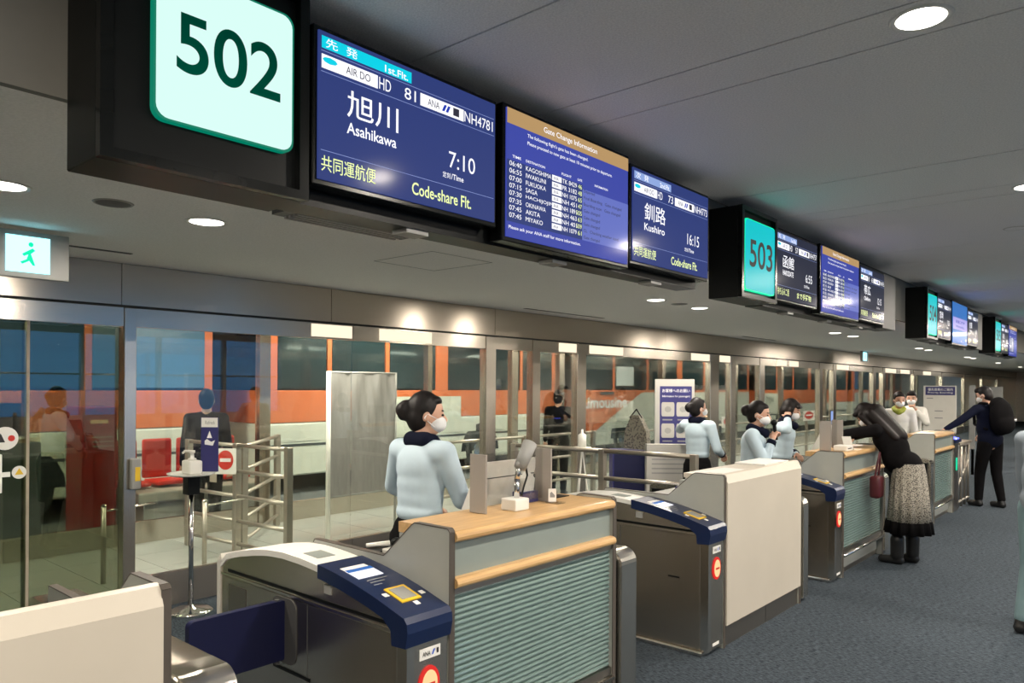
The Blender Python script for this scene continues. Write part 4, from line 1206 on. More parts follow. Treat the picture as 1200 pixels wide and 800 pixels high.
# ------------------------------------------------------------------ buses
XB = -11.0
def bus(y0, y1, label, number, ny, lit=False, limo=False):
    t = thing('airport_bus', label, 'bus', (XB - 1.2, (y0 + y1) / 2, -0.2), group='airport buses outside')
    obj('lower_body', B(XB - 2.45, XB, y0, y1, 0.12, 1.02, bev=0.03), 'bus_white', t)
    obj('orange_band', B(XB - 2.46, XB + 0.004, y0, y1, 1.02, 1.56, bev=0.01, seg=1), 'orange', t)
    obj('cabin', B(XB - 2.40, XB - 0.04, y0 + 0.04, y1 - 0.04, 1.56, 2.75), 'black', t)
    obj('roof', B(XB - 2.45, XB, y0, y1, 2.72, 3.05, bev=0.06), 'orange', t)
    n = 6
    L_ = (y1 - y0) / n
    for i in range(n):
        a = y0 + L_ * i
        obj('pillar', B(XB - 0.06, XB + 0.002, a, a + (0.32 if i in (0, 3) else 0.09), 1.56, 2.75), 'orange', t)
        m_ = ('bus_pale' if i % 2 else 'bus_cyan') if lit else 'bus_glass'
        obj('window', B(XB - 0.05, XB - 0.008, a + (0.34 if i in (0, 3) else 0.11), a + L_ - 0.02, 1.60, 2.70), m_, t)
    obj('pillar', B(XB - 0.06, XB + 0.002, y1 - 0.12, y1, 1.56, 2.75), 'orange', t)
    for yy in (y0 + 2.2, y1 - 2.6):
        bm = bm_new(); lathe(bm, (XB - 0.28, yy, 0.28), ((0.46, 0), (0.48, 0.05), (0.48, 0.24), (0.44, 0.285), (0.25, 0.28), (0.22, 0.25), (0.0, 0.25)), 24, 'x'); wh = obj('wheel', bm, 'rubber', t)
        bm = bm_new(); lathe(bm, (XB - 0.02, yy, 0.28), ((0.23, 0), (0.20, 0.03), (0.06, 0.035), (0.0, 0.05)), 18, 'x'); obj('hub', bm, 'steel_l', wh)
        bm = bm_new(); prism(bm, [(yy + 0.58 * math.cos(R(180 * i / 10)), 0.28 + 0.58 * math.sin(R(180 * i / 10))) for i in range(11)], 'x', XB - 0.3, XB + 0.003); obj('wheel_arch', bm, 'rubber', t)
    obj('sill_line', B(XB, XB + 0.006, y0 + 0.1, y1 - 0.1, 0.62, 0.66), 'dkgrey', t)
    for i in range(n):
        obj('hatch', B(XB, XB + 0.008, y0 + L_ * i + 0.15, y0 + L_ * i + L_ - 0.15, 0.70, 0.98), 'bus_white', t)
    f = ((XB + 0.012, 0, 0), (0, 1, 0), (0, 0, 1))
    if number:
        write('lettering', number, ny, ny + 0.75, 1.05, 1.32, f, 'ink', t)
        obj('number_plate', B(XB + 0.003, XB + 0.009, ny - 0.5, ny + 1.6, 0.92, 1.44), 'bus_white', t)
    if limo:
        obj('white_flash', poly_flat(bm_new(), ((y0 + 0.9, 0.55), (y0 + 3.2, 1.50), (y1, 1.50), (y1, 0.55)), ((XB + 0.009, 0, 0), (0, 1, 0), (0, 0, 1))), 'bus_white', t)
        obj('orange_flash', poly_flat(bm_new(), ((y0, 0.5), (y0 + 0.9, 0.5), (y0 + 2.1, 1.05), (y0, 1.05)), ((XB + 0.0095, 0, 0), (0, 1, 0), (0, 0, 1))), 'orange', t)
        write('lettering', 'Limousine', y0 + 0.3, y0 + 2.4, 1.09, 1.40, f, 'ink_white', t, 0.03)
        obj('vent', prism(bm_new(), round_rect(y0 + 1.1, y0 + 1.75, 1.45, 1.52, 0.03), 'x', XB + 0.01, XB + 0.02), 'dkgrey', t)
        obj('window_notice', B(XB - 0.008, XB + 0.004, y0 + 1.9, y0 + 2.75, 1.68, 2.20), 'paper', t)
    return t
bus(-5.2, 5.6, 'orange and cream airport bus at the left behind the glass, windows glowing blue in place of a reflection', None, -2.0, lit=True)
bus(6.4, 14.2, 'orange and cream airport bus behind the staff woman at the counter', '701', 9.4)
bus(15.0, 25.4, 'orange and cream airport bus with white lettering on orange behind the poster stand', None, 21.0, limo=True)
bus(26.2, 36.4, 'distant airport bus seen behind the staff woman with the microphone', '704', 26.9)
bus(37.2, 46.0, 'most distant airport bus at the end of the row', '703', 38.0)

# stand-ins for blurred shapes and reflections behind the glass at the left -------------------------------
t = thing('red_machine', 'tall red vending machine seen through the tinted sliding door', 'machine', (-8.9, 3.2, -0.2))
obj('cabinet', B(-9.3, -8.8, 3.02, 3.38, 0.0, 1.40, bev=0.02), 'kiosk_red', t)
obj('plinth', B(-9.32, -8.78, 2.95, 3.45, -0.2, 0.0), 'dkgrey', t)
obj('display', B(-8.80, -8.79, 3.10, 3.28, 1.22, 1.26), 'warm_glow', t)
for i in range(3):
    obj('print_line', B(-8.80, -8.795, 3.12, 3.34, 1.06 - 0.05 * i, 1.075 - 0.05 * i), 'offwhite', t)
t = thing('stone_bench', 'long low beige stone bench outside behind the tinted sliding door', 'bench', (-9.0, 3.2, -0.2))
obj('bench_top', B(-9.6, -8.65, 3.55, 5.2, 0.30, 0.42, bev=0.02), 'stone', t)
obj('bench_base', B(-9.5, -8.75, 3.65, 5.1, -0.2, 0.30), 'stone', t)
for i in range(4):  # chairs added in place of red hall seats reflected in the glass
    y = 3.65 + 0.42 * i
    c = thing('red_chair', ['red plastic chair nearest the tinted sliding door', 'second red plastic chair from the tinted sliding door', 'third red plastic chair from the tinted sliding door', 'red plastic chair farthest from the tinted sliding door'][i] + ', on the stone bench in place of a reflected seat', 'chair', (-9.15, y, 0.42), group='red chairs in place of reflected seats')
    obj('seat_pan', B(-9.35, -8.95, y - 0.18, y + 0.18, 0.45, 0.50, bev=0.02), 'red', c)
    obj('backrest', B(-9.42, -9.36, y - 0.18, y + 0.18, 0.50, 0.98, bev=0.03), 'red', c)
    obj('pedestal', B(-9.2, -9.1, y - 0.04, y + 0.04, 0.42, 0.45), 'steel', c)
t = thing('dark_kiosk', 'dark ticket kiosk standing outside left of the red machine', 'kiosk', (-9.0, 2.3, -0.2))
obj('cabinet', B(-9.3, -8.7, 1.95, 2.6, -0.2, 1.05, bev=0.01), 'wall_out', t)
obj('screen', B(-9.05, -9.0, 2.05, 2.5, 1.10, 1.45), 'black', t)
obj('screen_arm', B(-9.1, -9.05, 2.25, 2.3, 1.05, 1.2), 'dkgrey', t)
# ================================================================== ON THE COUNTERS
ZT = 1.0862
def desk_pc(x, y0, y1, z1, label, line=True):
    t = thing('desk_monitor', label, 'monitor', (x, (y0 + y1) / 2, 0.92))
    prof = [(x - 0.17, 0.955), (x - 0.09, 0.955), (x + 0.02, z1), (x - 0.01, z1)]
    obj('back_shell', prism(bm_new(), prof, 'y', y0, y1), 'white', t)
    obj('screen', prism(bm_new(), [(x - 0.164, 0.975), (x - 0.162, 0.975), (x - 0.0195, z1 - 0.02), (x - 0.0215, z1 - 0.02)], 'y', y0 + 0.02, y1 - 0.02), 'scr_dark', t)
    if line:
        zc = z1 - 0.085
        obj('back_line', prism(bm_new(), [(x - 0.016, zc), (x - 0.0075, zc), (x - 0.0055, zc + 0.006), (x - 0.014, zc + 0.006)], 'y', y0 + 0.02, y1), 'dkgrey', t)
    obj('foot', B(x - 0.17, x - 0.07, (y0 + y1) / 2 - 0.13, (y0 + y1) / 2 + 0.13, 0.9205, 0.957, bev=0.006), 'offwhite', t)
    return t
desk_pc(-2.485, 2.62, 3.04, 1.285, 'large white desk screen seen from behind on the nearest counter')
desk_pc(-2.45, 7.42, 7.80, 1.29, 'white desk screen seen from behind at the counter of the leaning woman', line=False)

def shield(x, y0, y1, h, label):
    t = thing('acrylic_shield', label, 'screen', (x, (y0 + y1) / 2, ZT))
    obj('clear_pane', B(x - 0.004, x + 0.001, y0, y1, ZT + 0.02, ZT + h), 'acrylic', t)
    for y in (y0, y1):
        obj('side_strip', B(x - 0.05, x + 0.05, y - 0.006, y + 0.006, ZT, ZT + h, bev=0.002, seg=1), MT['grey_acr'], t)
    return t
m, nt, b_ = _mat('grey_acrylic')
b_.inputs['Base Color'].default_value = (0.42, 0.39, 0.36, 1)
b_.inputs['Roughness'].default_value = 0.2
b_.inputs['Transmission Weight'].default_value = 0.25
MT['grey_acr'] = m
shield(-2.315, 2.43, 2.90, 0.265, 'clear acrylic shield with two grey side strips on the nearest counter')
shield(-2.31, 7.02, 7.36, 0.27, 'clear acrylic shield with grey side strip on the counter of the leaning woman')

t = thing('card_scanner', 'grey barcode scanner on a clear stalk with white base on the nearest counter', 'scanner', (-2.255, 2.62, ZT))
obj('base', B(-2.30, -2.21, 2.565, 2.665, ZT, ZT + 0.055, bev=0.006), 'white', t)
bm = bm_new(); path_tube(bm, [(-2.255, 2.625, ZT + 0.05), (-2.258, 2.63, ZT + 0.14), (-2.262, 2.65, ZT + 0.20)], 0.013, 12); obj('stalk', bm, 'chrome', t, smooth=True)
hb = bm_new()
ell(hb, (-2.262, 2.66, ZT + 0.205), (0.022, 0.03, 0.022))
tube(hb, (-2.262, 2.655, ZT + 0.19), (-2.268, 2.735, ZT + 0.30), 0.030, 0.036, 14)
obj('scanner_head', hb, 'grey', t, smooth=True)
bm = bm_new(); path_tube(bm, [(-2.265, 2.70, ZT + 0.20), (-2.262, 2.71, ZT + 0.15), (-2.258, 2.68, ZT + 0.10), (-2.255, 2.66, ZT + 0.06)], 0.005, 6); obj('cable', bm, 'black', t)
t = thing('tissue_box', 'navy tissue box with white tissues behind the card scanner', 'box', (-2.36, 2.85, ZT))
obj('carton', B(-2.405, -2.335, 2.765, 2.885, ZT, ZT + 0.055, bev=0.003, seg=1), 'ink_navy', t)
bm = bm_new(); prism(bm, [(2.785, ZT + 0.055), (2.865, ZT + 0.055), (2.875, ZT + 0.115), (2.84, ZT + 0.145), (2.80, ZT + 0.12)], 'x', -2.39, -2.35); obj('tissue', bm, 'paper', t)
t = thing('price_card', 'small white printed card in a holder at the right side strip of the acrylic shield', 'card', (-2.24, 2.905, ZT))
f = ((-2.262, 2.872, ZT), (0.028, 0.028, 0), (0, 0, 0.07))
obj('card', slab(f, 0, 1, 0.1, 1, 0.003), 'paper', t)
obj('print_mark', poly_flat(bm_new(), ((0.2, 0.4), (0.8, 0.4), (0.8, 0.55), (0.4, 0.8), (0.2, 0.7)), lift(f, 0.001)), 'ink_grey', t)
obj('holder', B(-2.275, -2.20, 2.865, 2.93, ZT, ZT + 0.006), 'acrylic', t)
tag(obj('document_slot', B(-2.40, -2.33, 3.02, 3.135, ZT - 0.0002, ZT + 0.004, bev=0.001, seg=1), 'black'), 'black document tray lying at the right end of the nearest counter top', 'tray')
# lower desk things
t = thing('handset', 'black and white radio handset lying on the lower desk left of the nearest counter', 'handset', (-2.82, 2.12, 0.92))
bm = bm_new(); tube(bm, (-2.665, 2.075, 0.945), (-2.61, 2.165, 0.95), 0.010, 0.012); obj('grip', bm, 'white', t, smooth=True)
bm = bm_new(); ell(bm, (-2.595, 2.19, 0.952), (0.026, 0.026, 0.022)); obj('head', bm, 'black', t, smooth=True)
obj('cradle', B(-2.685, -2.56, 2.062, 2.20, 0.9202, 0.935, bev=0.003, seg=1), 'black', t)
tag(obj('paper_tray', B(-2.55, -2.45, 2.07, 2.35, 0.9202, 0.95, bev=0.004, seg=1), 'offwhite'), 'low cream paper tray on the lower desk beside the handset', 'tray')
tag(obj('paper_sheet', B(-2.54, -2.46, 2.20, 2.33, 0.9505, 0.952), 'paper'), 'white sheet of paper lying in the cream paper tray', 'paper')
# lower left counter
t = thing('desk_divider', 'low white divider plate standing on the desk behind the lower left counter', 'divider', (-2.6, 0.62, 0.92))
obj('plate', B(-2.68, -2.42, 0.60, 0.612, 0.9201, 1.04), 'white', t)
obj('foot', B(-2.70, -2.58, 0.56, 0.65, 0.9201, 0.926), 'offwhite', t)
t = thing('desk_phone', 'dark desk telephone behind the lower left counter', 'telephone', (-2.62, 0.4, 0.92))
obj('phone_base', prism(bm_new(), [(-2.67, 0.9202), (-2.48, 0.9202), (-2.48, 0.96), (-2.67, 1.0)], 'y', 0.26, 0.48), 'dkgrey', t)
bm = bm_new(); path_tube(bm, [(-2.60, 0.28, 1.0), (-2.60, 0.33, 1.035), (-2.60, 0.43, 1.035), (-2.60, 0.48, 1.0)], 0.02, 10); obj('handset', bm, 'black', t, smooth=True)
# middle cream counter: papers and binder
t = thing('open_binder', 'open binder with white pages on the desk behind the tall cream counter', 'binder', (-2.7, 5.2, 0.92))
obj('cover', B(-2.68, -2.46, 4.9, 5.5, 0.9202, 0.93), 'ink_navy', t)
obj('page_block', B(-2.67, -2.47, 4.92, 5.19, 0.93, 0.945), 'paper', t)
obj('page_block', B(-2.67, -2.47, 5.21, 5.48, 0.93, 0.945), 'paper', t)
tag(obj('paper_sheet', B(-2.32, -2.16, 4.6, 4.95, 1.0905, 1.093), 'paper'), 'white sheet of paper on top of the tall cream counter', 'paper')
tag(obj('paper_stack', B(-2.38, -2.15, 5.25, 5.70, 1.0905, 1.104), 'paper'), 'low stack of white forms at the right end of the tall cream counter', 'paper')
# counter of the leaning woman
t = thing('smartphone', 'upright smartphone with a lit pale screen above the white desk screen', 'phone', (-2.445, 7.60, 1.292))
obj('phone_body', B(-2.452, -2.442, 7.57, 7.64, 1.292, 1.44, bev=0.003, seg=1), 'black', t)
obj('phone_screen', B(-2.442, -2.440, 7.574, 7.636, 1.305, 1.43), 'scr_ice', t)
t = thing('card_printer', 'small white card printer on the counter in front of the leaning woman', 'printer', (-2.25, 7.12, ZT))
obj('printer_body', B(-2.25, -2.13, 7.05, 7.22, ZT, ZT + 0.05, bev=0.008), 'white', t)
obj('card_slot', B(-2.13, -2.128, 7.08, 7.18, ZT + 0.02, ZT + 0.028), 'black', t)
t = thing('ticket_holder', 'small white leaning card holder beside the hands of the leaning woman', 'holder', (-2.2, 7.32, ZT + 0.001))
obj('leaf', slab(((-2.21, 7.26, ZT + 0.001), (0.06, 0.06, 0), (-0.03, 0.0, 0.12)), 0, 1, 0, 1, 0.006), 'offwhite', t)
obj('foot', B(-2.24, -2.14, 7.25, 7.33, ZT + 0.001, ZT + 0.004), 'acrylic', t)
# ================================================================== PEOPLE
def ik(S, H, a, b, pole):
    d = H - S
    L_ = min(d.length, (a + b) * 0.999)
    d = d.normalized()
    H = S + d * L_
    k_ = (a * a - b * b + L_ * L_) / (2 * L_)
    h = math.sqrt(max(0.0, a * a - k_ * k_))
    p = (Vector(pole) - d * Vector(pole).dot(d)).normalized()
    return S + d * k_ + p * h, H

WORK = bpy.data.scenes.new('work')
def blob(name, prims, vox, m, parent, it=3):
    bm = bm_new()
    for p in prims:
        if p[0] == 'c':
            _, a, b, r0, r1 = p
            a, b = Vector(a), Vector(b)
            tube(bm, a, b, r0, r1, seg=14)
            ell(bm, a, (r0, r0, r0), seg=14, rings=8)
            ell(bm, b, (r1, r1, r1), seg=14, rings=8)
        else:
            ell(bm, p[1], p[2], p[3] if len(p) > 3 else None, seg=20, rings=14)
    me = bpy.data.meshes.new(name)
    bm.to_mesh(me)
    bm.free()
    o = bpy.data.objects.new(name, me)
    WORK.collection.objects.link(o)
    md = o.modifiers.new('r', 'REMESH')
    md.mode, md.voxel_size = 'VOXEL', vox
    WORK.view_layers[0].update()
    dg = WORK.view_layers[0].depsgraph
    out = bpy.data.meshes.new_from_object(o.evaluated_get(dg))
    bpy.data.objects.remove(o)
    bpy.data.meshes.remove(me)
    bm = bm_new()
    bm.from_mesh(out)
    for _ in range(it):
        bmesh.ops.smooth_vert(bm, verts=bm.verts[:], factor=0.5, use_axis_x=True, use_axis_y=True, use_axis_z=True)
    bm.to_mesh(out)
    bm.free()
    out.name = name
    out.materials.clear()
    out.polygons.foreach_set('use_smooth', [True] * len(out.polygons))
    return link_mesh(name, out, MT[m] if isinstance(m, str) else m, parent)

def lathe_path(bm, rings, seg=28):
    """rings: (centre, rx, ry); closed at both ends"""
    R_ = []
    for c, rx, ry in rings:
        R_.append([bm.verts.new((c[0] + rx * math.cos(2 * math.pi * i / seg), c[1] + ry * math.sin(2 * math.pi * i / seg), c[2])) for i in range(seg)])
    for A, B_ in zip(R_[:-1], R_[1:]):
        for i in range(seg):
            j = (i + 1) % seg
            bm.faces.new((A[i], A[j], B_[j], B_[i]))
    bm.faces.new(R_[0][::-1]); bm.faces.new(R_[-1])
    bmesh.ops.recalc_face_normals(bm, faces=bm.faces[:])
    return bm

def hand_prims(W, E_, s, curl=0.5, side=1, up=Vector((0, 0, 1))):
    """palm and five fingers beyond the wrist W, coming from elbow E_"""
    d = (W - E_).normalized()
    n = (up - d * up.dot(d)).normalized()
    x = d.cross(n).normalized() * side
    out = [('c', W, W + d * 0.03 * s, 0.021 * s, 0.024 * s)]
    pc = W + d * 0.06 * s
    for k_ in (-1, 0, 1):
        out.append(('c', W + d * 0.03 * s + x * 0.014 * k_ * s, W + d * 0.085 * s + x * 0.019 * k_ * s, 0.014 * s, 0.013 * s))
    for k_, ln in ((-1.5, 0.058), (-0.5, 0.072), (0.5, 0.078), (1.5, 0.068)):
        a = W + d * 0.085 * s + x * 0.0165 * k_ * s
        b = a + (d * math.cos(curl) - n * math.sin(curl)) * ln * 0.5 * s + x * 0.002 * k_ * s
        c = b + (d * math.cos(curl * 2.1) - n * math.sin(curl * 2.1)) * ln * 0.5 * s
        out += [('c', a, b, 0.0095 * s, 0.009 * s), ('c', b, c, 0.009 * s, 0.0075 * s)]
    a = W + d * 0.03 * s + x * 0.026 * s
    b = a + (d * 0.7 + x * 0.7 - n * 0.3) * 0.034 * s
    c = b + (d * 0.95 + x * 0.1 - n * 0.4) * 0.03 * s
    out += [('c', a, b, 0.012 * s, 0.0105 * s), ('c', b, c, 0.0105 * s, 0.0085 * s)]
    return out

def person(label, loc, rotz, h=1.6, lean=0.0, hy=0.0, hp=0.0, handR=None, handL=None, poleR=(0.5, -0.6, -0.7), poleL=(-0.5, -0.6, -0.7),
           hair='bun', top='jacket', bottom='skirt_black', scarf=True, mask=True, vox=0.0085, cuffs=True, curl=0.6, feet=None, hairm='hair', build=1.0, sit=False, shoes='leather', toR=0.0):
    t = thing('person', label, 'person', (loc[0], loc[1], loc[2] if len(loc) > 2 else 0.0), R(rotz), group='people')
    s = h / 1.6
    hip = Vector((0, 0, 0.86))
    Lm = Matrix.Rotation(-R(lean), 3, 'X')
    TW = Matrix.Rotation(R(toR), 3, 'Z')
    def U(p):
        return (hip + Lm @ (TW @ (Vector(p) - hip))) * s
    V = lambda *p: Vector(p) * s
    nb = U((0, 0, 1.345))
    Hm = Lm @ TW @ Matrix.Rotation(R(hy), 3, 'Z') @ Matrix.Rotation(-R(hp), 3, 'X')
    piv = Vector((0, 0.0, 1.40))
    def Hd(p):
        return U(piv) + (Hm @ (Vector(p) - piv)) * s
    eul = Hm.to_euler('XYZ')
    rot = (eul.x, eul.y, eul.z)
    sc = lambda *r_: tuple(v * s for v in r_)
    fR, fL = feet if feet else ((0.085, 0.0), (-0.085, 0.0))
    kneeR, kneeL = V((0.085 + fR[0]) / 2, fR[1] / 2 + 0.02, 0.45), V((-0.085 + fL[0]) / 2, fL[1] / 2 + 0.02, 0.45)
    anR, anL = V(fR[0], fR[1] - 0.02, 0.085), V(fL[0], fL[1] - 0.02, 0.085)
    hipR, hipL = V(0.085, 0, 0.84), V(-0.085, 0, 0.84)
    bw = build
    shR, shL = U((0.163 * bw, -0.005, 1.295)), U((-0.163 * bw, -0.005, 1.295))
    tR = V(*handR) if handR else shR + V(0.07, 0.06, -0.50)
    tL = V(*handL) if handL else shL + V(-0.07, 0.06, -0.50)
    elR, wrR = ik(shR, tR, 0.262 * s, 0.232 * s, poleR)
    elL, wrL = ik(shL, tL, 0.262 * s, 0.232 * s, poleL)
    # continuous body
    body = [('e', Hd((0, 0.004, 1.496)), sc(0.070, 0.086, 0.098), rot), ('e', Hd((0, 0.03, 1.432)), sc(0.050, 0.058, 0.058), rot), ('e', Hd((0, 0.05, 1.455)), sc(0.045, 0.042, 0.05), rot),
            ('c', Hd((0, 0.085, 1.497)), Hd((0, 0.104, 1.468)), 0.009 * s, 0.014 * s), ('e', Hd((0.071, -0.005, 1.475)), sc(0.010, 0.020, 0.031), rot), ('e', Hd((-0.071, -0.005, 1.475)), sc(0.010, 0.020, 0.031), rot),
            ('c', U((0, -0.012, 1.32)), Hd((0, -0.005, 1.43)), 0.050 * s, 0.047 * s), ('e', U((0, 0, 1.20)), sc(0.125 * bw, 0.085, 0.14)), ('e', U((0, 0, 1.02)), sc(0.105 * bw, 0.078, 0.14)), ('e', V(0, 0, 0.87), sc(0.145, 0.095, 0.12)),
            ('c', shL, shR, 0.050 * s, 0.050 * s),
            ('c', shR, elR, 0.043 * s, 0.034 * s), ('c', elR, wrR, 0.034 * s, 0.022 * s), ('c', shL, elL, 0.043 * s, 0.034 * s), ('c', elL, wrL, 0.034 * s, 0.022 * s),
            ('c', hipR, kneeR, 0.074 * s, 0.048 * s), ('c', kneeR, anR, 0.046 * s, 0.031 * s), ('c', hipL, kneeL, 0.074 * s, 0.048 * s), ('c', kneeL, anL, 0.046 * s, 0.031 * s),
            ('c', anR, anR + V(0, 0.09, -0.05), 0.028 * s, 0.02 * s), ('c', anL, anL + V(0, 0.09, -0.05), 0.028 * s, 0.02 * s)]
    body += hand_prims(wrR, elR, s, curl, -1) + hand_prims(wrL, elL, s, curl, 1)
    bd = blob('body', body, vox * 0.8, 'skin', t, 2)
    for q in (-1, 1):
        e = bm_new(); ell(e, Hd((0.030 * q, 0.083, 1.492)), sc(0.013, 0.008, 0.006), rot, 10, 6); local('eye', e, 'black', t)
        e = bm_new(); tube(e, Hd((0.016 * q, 0.086, 1.513)), Hd((0.046 * q, 0.076, 1.515)), 0.0035 * s); local('eyebrow', e, hairm, t)
    # hair
    hp_ = [('e', Hd((0, -0.016, 1.512)), sc(0.080, 0.088, 0.098), rot), ('e', Hd((0, -0.035, 1.47)), sc(0.074, 0.066, 0.085), rot), ('e', Hd((0, 0.035, 1.562)), sc(0.058, 0.042, 0.028), rot)]
    if hair == 'bun':
        hp_ += [('e', Hd((0.0, -0.125, 1.495)), sc(0.042, 0.034, 0.042), rot), ('e', Hd((0.0, -0.11, 1.52)), sc(0.036, 0.03, 0.03), rot), ('e', Hd((0.0, -0.115, 1.468)), sc(0.034, 0.03, 0.03), rot)]
    elif hair == 'bob':
        hp_ += [('e', Hd((0, -0.02, 1.46)), sc(0.092, 0.085, 0.10), rot), ('c', Hd((0.075, 0.02, 1.50)), Hd((0.078, 0.03, 1.39)), 0.026 * s, 0.022 * s), ('c', Hd((-0.075, 0.02, 1.50)), Hd((-0.078, 0.03, 1.39)), 0.026 * s, 0.022 * s), ('c', Hd((0.055, 0.075, 1.545)), Hd((-0.055, 0.075, 1.545)), 0.02 * s, 0.02 * s)]
    elif hair == 'long':
        hp_ += [('e', Hd((0, -0.02, 1.45)), sc(0.095, 0.09, 0.12), rot), ('c', Hd((0, -0.07, 1.45)), U((0, -0.115, 1.16)), 0.085 * s, 0.07 * s), ('c', Hd((0.07, -0.03, 1.45)), U((0.09, -0.10, 1.15)), 0.05 * s, 0.035 * s), ('c', Hd((-0.07, -0.03, 1.45)), U((-0.09, -0.10, 1.15)), 0.05 * s, 0.035 * s),
                ('c', Hd((0.075, 0.04, 1.50)), Hd((0.085, 0.05, 1.33)), 0.03 * s, 0.024 * s), ('c', Hd((-0.075, 0.04, 1.50)), Hd((-0.085, 0.05, 1.33)), 0.03 * s, 0.024 * s), ('c', Hd((0.055, 0.072, 1.55)), Hd((-0.055, 0.072, 1.55)), 0.022 * s, 0.022 * s)]
    else:
        hp_ += [('e', Hd((0, 0.05, 1.57)), sc(0.065, 0.045, 0.035), rot)]
    blob('hair', hp_, vox * 0.9, hairm, t, 5)
    if mask:
        mk = blob('face_mask', [('e', Hd((0, 0.052, 1.445)), sc(0.060, 0.062, 0.050), rot), ('e', Hd((0, 0.083, 1.45)), sc(0.034, 0.030, 0.036), rot)], vox * 0.8, 'mask', t, 2)
        for q in (-1, 1):
            e = bm_new(); path_tube(e, [Hd((0.056 * q, 0.055, 1.468)), Hd((0.078 * q, 0.0, 1.487)), Hd((0.080 * q, -0.015, 1.465)), Hd((0.054 * q, 0.045, 1.425))], 0.0022 * s, 6); local('ear_loop', e, 'mask', t)
    # upper garment
    cl_ = {'jacket': 'jacket', 'black': 'black_cloth', 'navy': 'navy_cloth', 'shirt': 'shirt', 'coat': 'coat_grey'}[top]
    gl = [('e', U((0, -0.004, 1.215)), sc(0.150 * bw, 0.112, 0.135)), ('e', U((0, -0.002, 1.13)), sc(0.143 * bw, 0.106, 0.15)), ('e', U((0, 0.0, 1.06)), sc(0.138 * bw, 0.102, 0.14)), ('e', U((0, 0, 0.985)), sc(0.140 * bw, 0.104, 0.07)),
          ('c', shL + (Lm @ Vector((0, 0, 0.0))) * s, shR, 0.064 * s, 0.064 * s), ('c', U((0.06, -0.01, 1.31)), U((-0.06, -0.01, 1.31)), 0.060 * s, 0.060 * s),
          ('c', shR, elR, 0.060 * s, 0.050 * s), ('c', elR, elR + (wrR - elR) * 0.93, 0.050 * s, 0.037 * s), ('c', shL, elL, 0.060 * s, 0.050 * s), ('c', elL, elL + (wrL - elL) * 0.93, 0.050 * s, 0.037 * s)]
    if top in ('black', 'coat', 'navy'):
        gl += [('e', V(0, 0, 0.90), sc(0.158 * bw, 0.122, 0.14)), ('e', U((0, 0.0, 1.05)), sc(0.155 * bw, 0.12, 0.2))]
    blob({'jacket': 'jacket', 'shirt': 'shirt', 'coat': 'coat', 'black': 'jacket', 'navy': 'jacket'}[top], gl, vox, cl_, t, 9)
    if cuffs:
        for E_, W_ in ((elR, wrR), (elL, wrL)):
            e = bm_new(); tube(e, E_ + (W_ - E_) * 0.80, E_ + (W_ - E_) * 0.985, 0.0425 * s, 0.040 * s, 16); local('cuff', e, 'navy_cloth', t, smooth=True)
    if scarf:
        blob('scarf', [('c', U((0.05, -0.035, 1.352)), U((-0.05, -0.035, 1.352)), 0.046 * s, 0.046 * s), ('c', U((0.062, 0.0, 1.35)), U((0.04, 0.055, 1.33)), 0.040 * s, 0.036 * s), ('c', U((-0.062, 0.0, 1.35)), U((-0.04, 0.055, 1.33)), 0.040 * s, 0.036 * s), ('e', U((0.0, 0.085, 1.32)), sc(0.05, 0.04, 0.045))],
             vox, 'green_scarf' if scarf == 'green' else 'navy_cloth', t, 2)
    # lower garment
    if bottom == 'skirt_black':
        e = lathe_path(bm_new(), [(V(0, 0, 1.0), 0.090 * s, 0.066 * s), (V(0, 0, 0.945), 0.118 * s, 0.088 * s), (V(0, -0.01, 0.87), 0.158 * s, 0.118 * s), (V(0, -0.005, 0.75), 0.17 * s, 0.12 * s), (V(0, 0, 0.47), 0.15 * s, 0.11 * s)])
        local('skirt', e, 'black_cloth', t, smooth=True)
    elif bottom == 'skirt_long':
        bm_ = bm_new()
        seg = 72
        rr = []
        for z_, rx, ry, amp in ((0.93, 0.15, 0.12, 0.0), (0.82, 0.17, 0.14, 0.003), (0.62, 0.18, 0.155, 0.010), (0.40, 0.195, 0.175, 0.014)):
            rr.append([bm_.verts.new(V((rx + amp * math.cos(14 * a)) * math.cos(a), (ry + amp * math.cos(14 * a)) * math.sin(a) - 0.01, z_)) for a in [2 * math.pi * i / seg for i in range(seg)]])
        for A, B_ in zip(rr[:-1], rr[1:]):
            for i in range(seg):
                bm_.faces.new((A[i], A[(i + 1) % seg], B_[(i + 1) % seg], B_[i]))
        bm_.faces.new(rr[-1])
        bmesh.ops.recalc_face_normals(bm_, faces=bm_.faces[:])
        local('skirt', bm_, 'skirt', t, smooth=True)
        bm_ = bm_new()
        rr = []
        for z_, rx, ry in ((0.405, 0.197, 0.177), (0.29, 0.215, 0.195)):
            rr.append([bm_.verts.new(V((rx + 0.018 * math.cos(14 * a)) * math.cos(a), (ry + 0.018 * math.cos(14 * a)) * math.sin(a) - 0.01, z_)) for a in [2 * math.pi * i / seg for i in range(seg)]])
        for i in range(seg):
            bm_.faces.new((rr[0][i], rr[0][(i + 1) % seg], rr[1][(i + 1) % seg], rr[1][i]))
        bm_.faces.new(rr[1][::-1])
        bmesh.ops.recalc_face_normals(bm_, faces=bm_.faces[:])
        local('skirt_hem', bm_, 'black_cloth', t, smooth=True)
    tm = {'skirt_black': 'black_cloth', 'skirt_long': 'black_cloth', 'trousers': 'black_cloth', 'jeans': 'jeans'}[bottom]
    wide = 0.016 if bottom in ('trousers', 'jeans') else 0.004
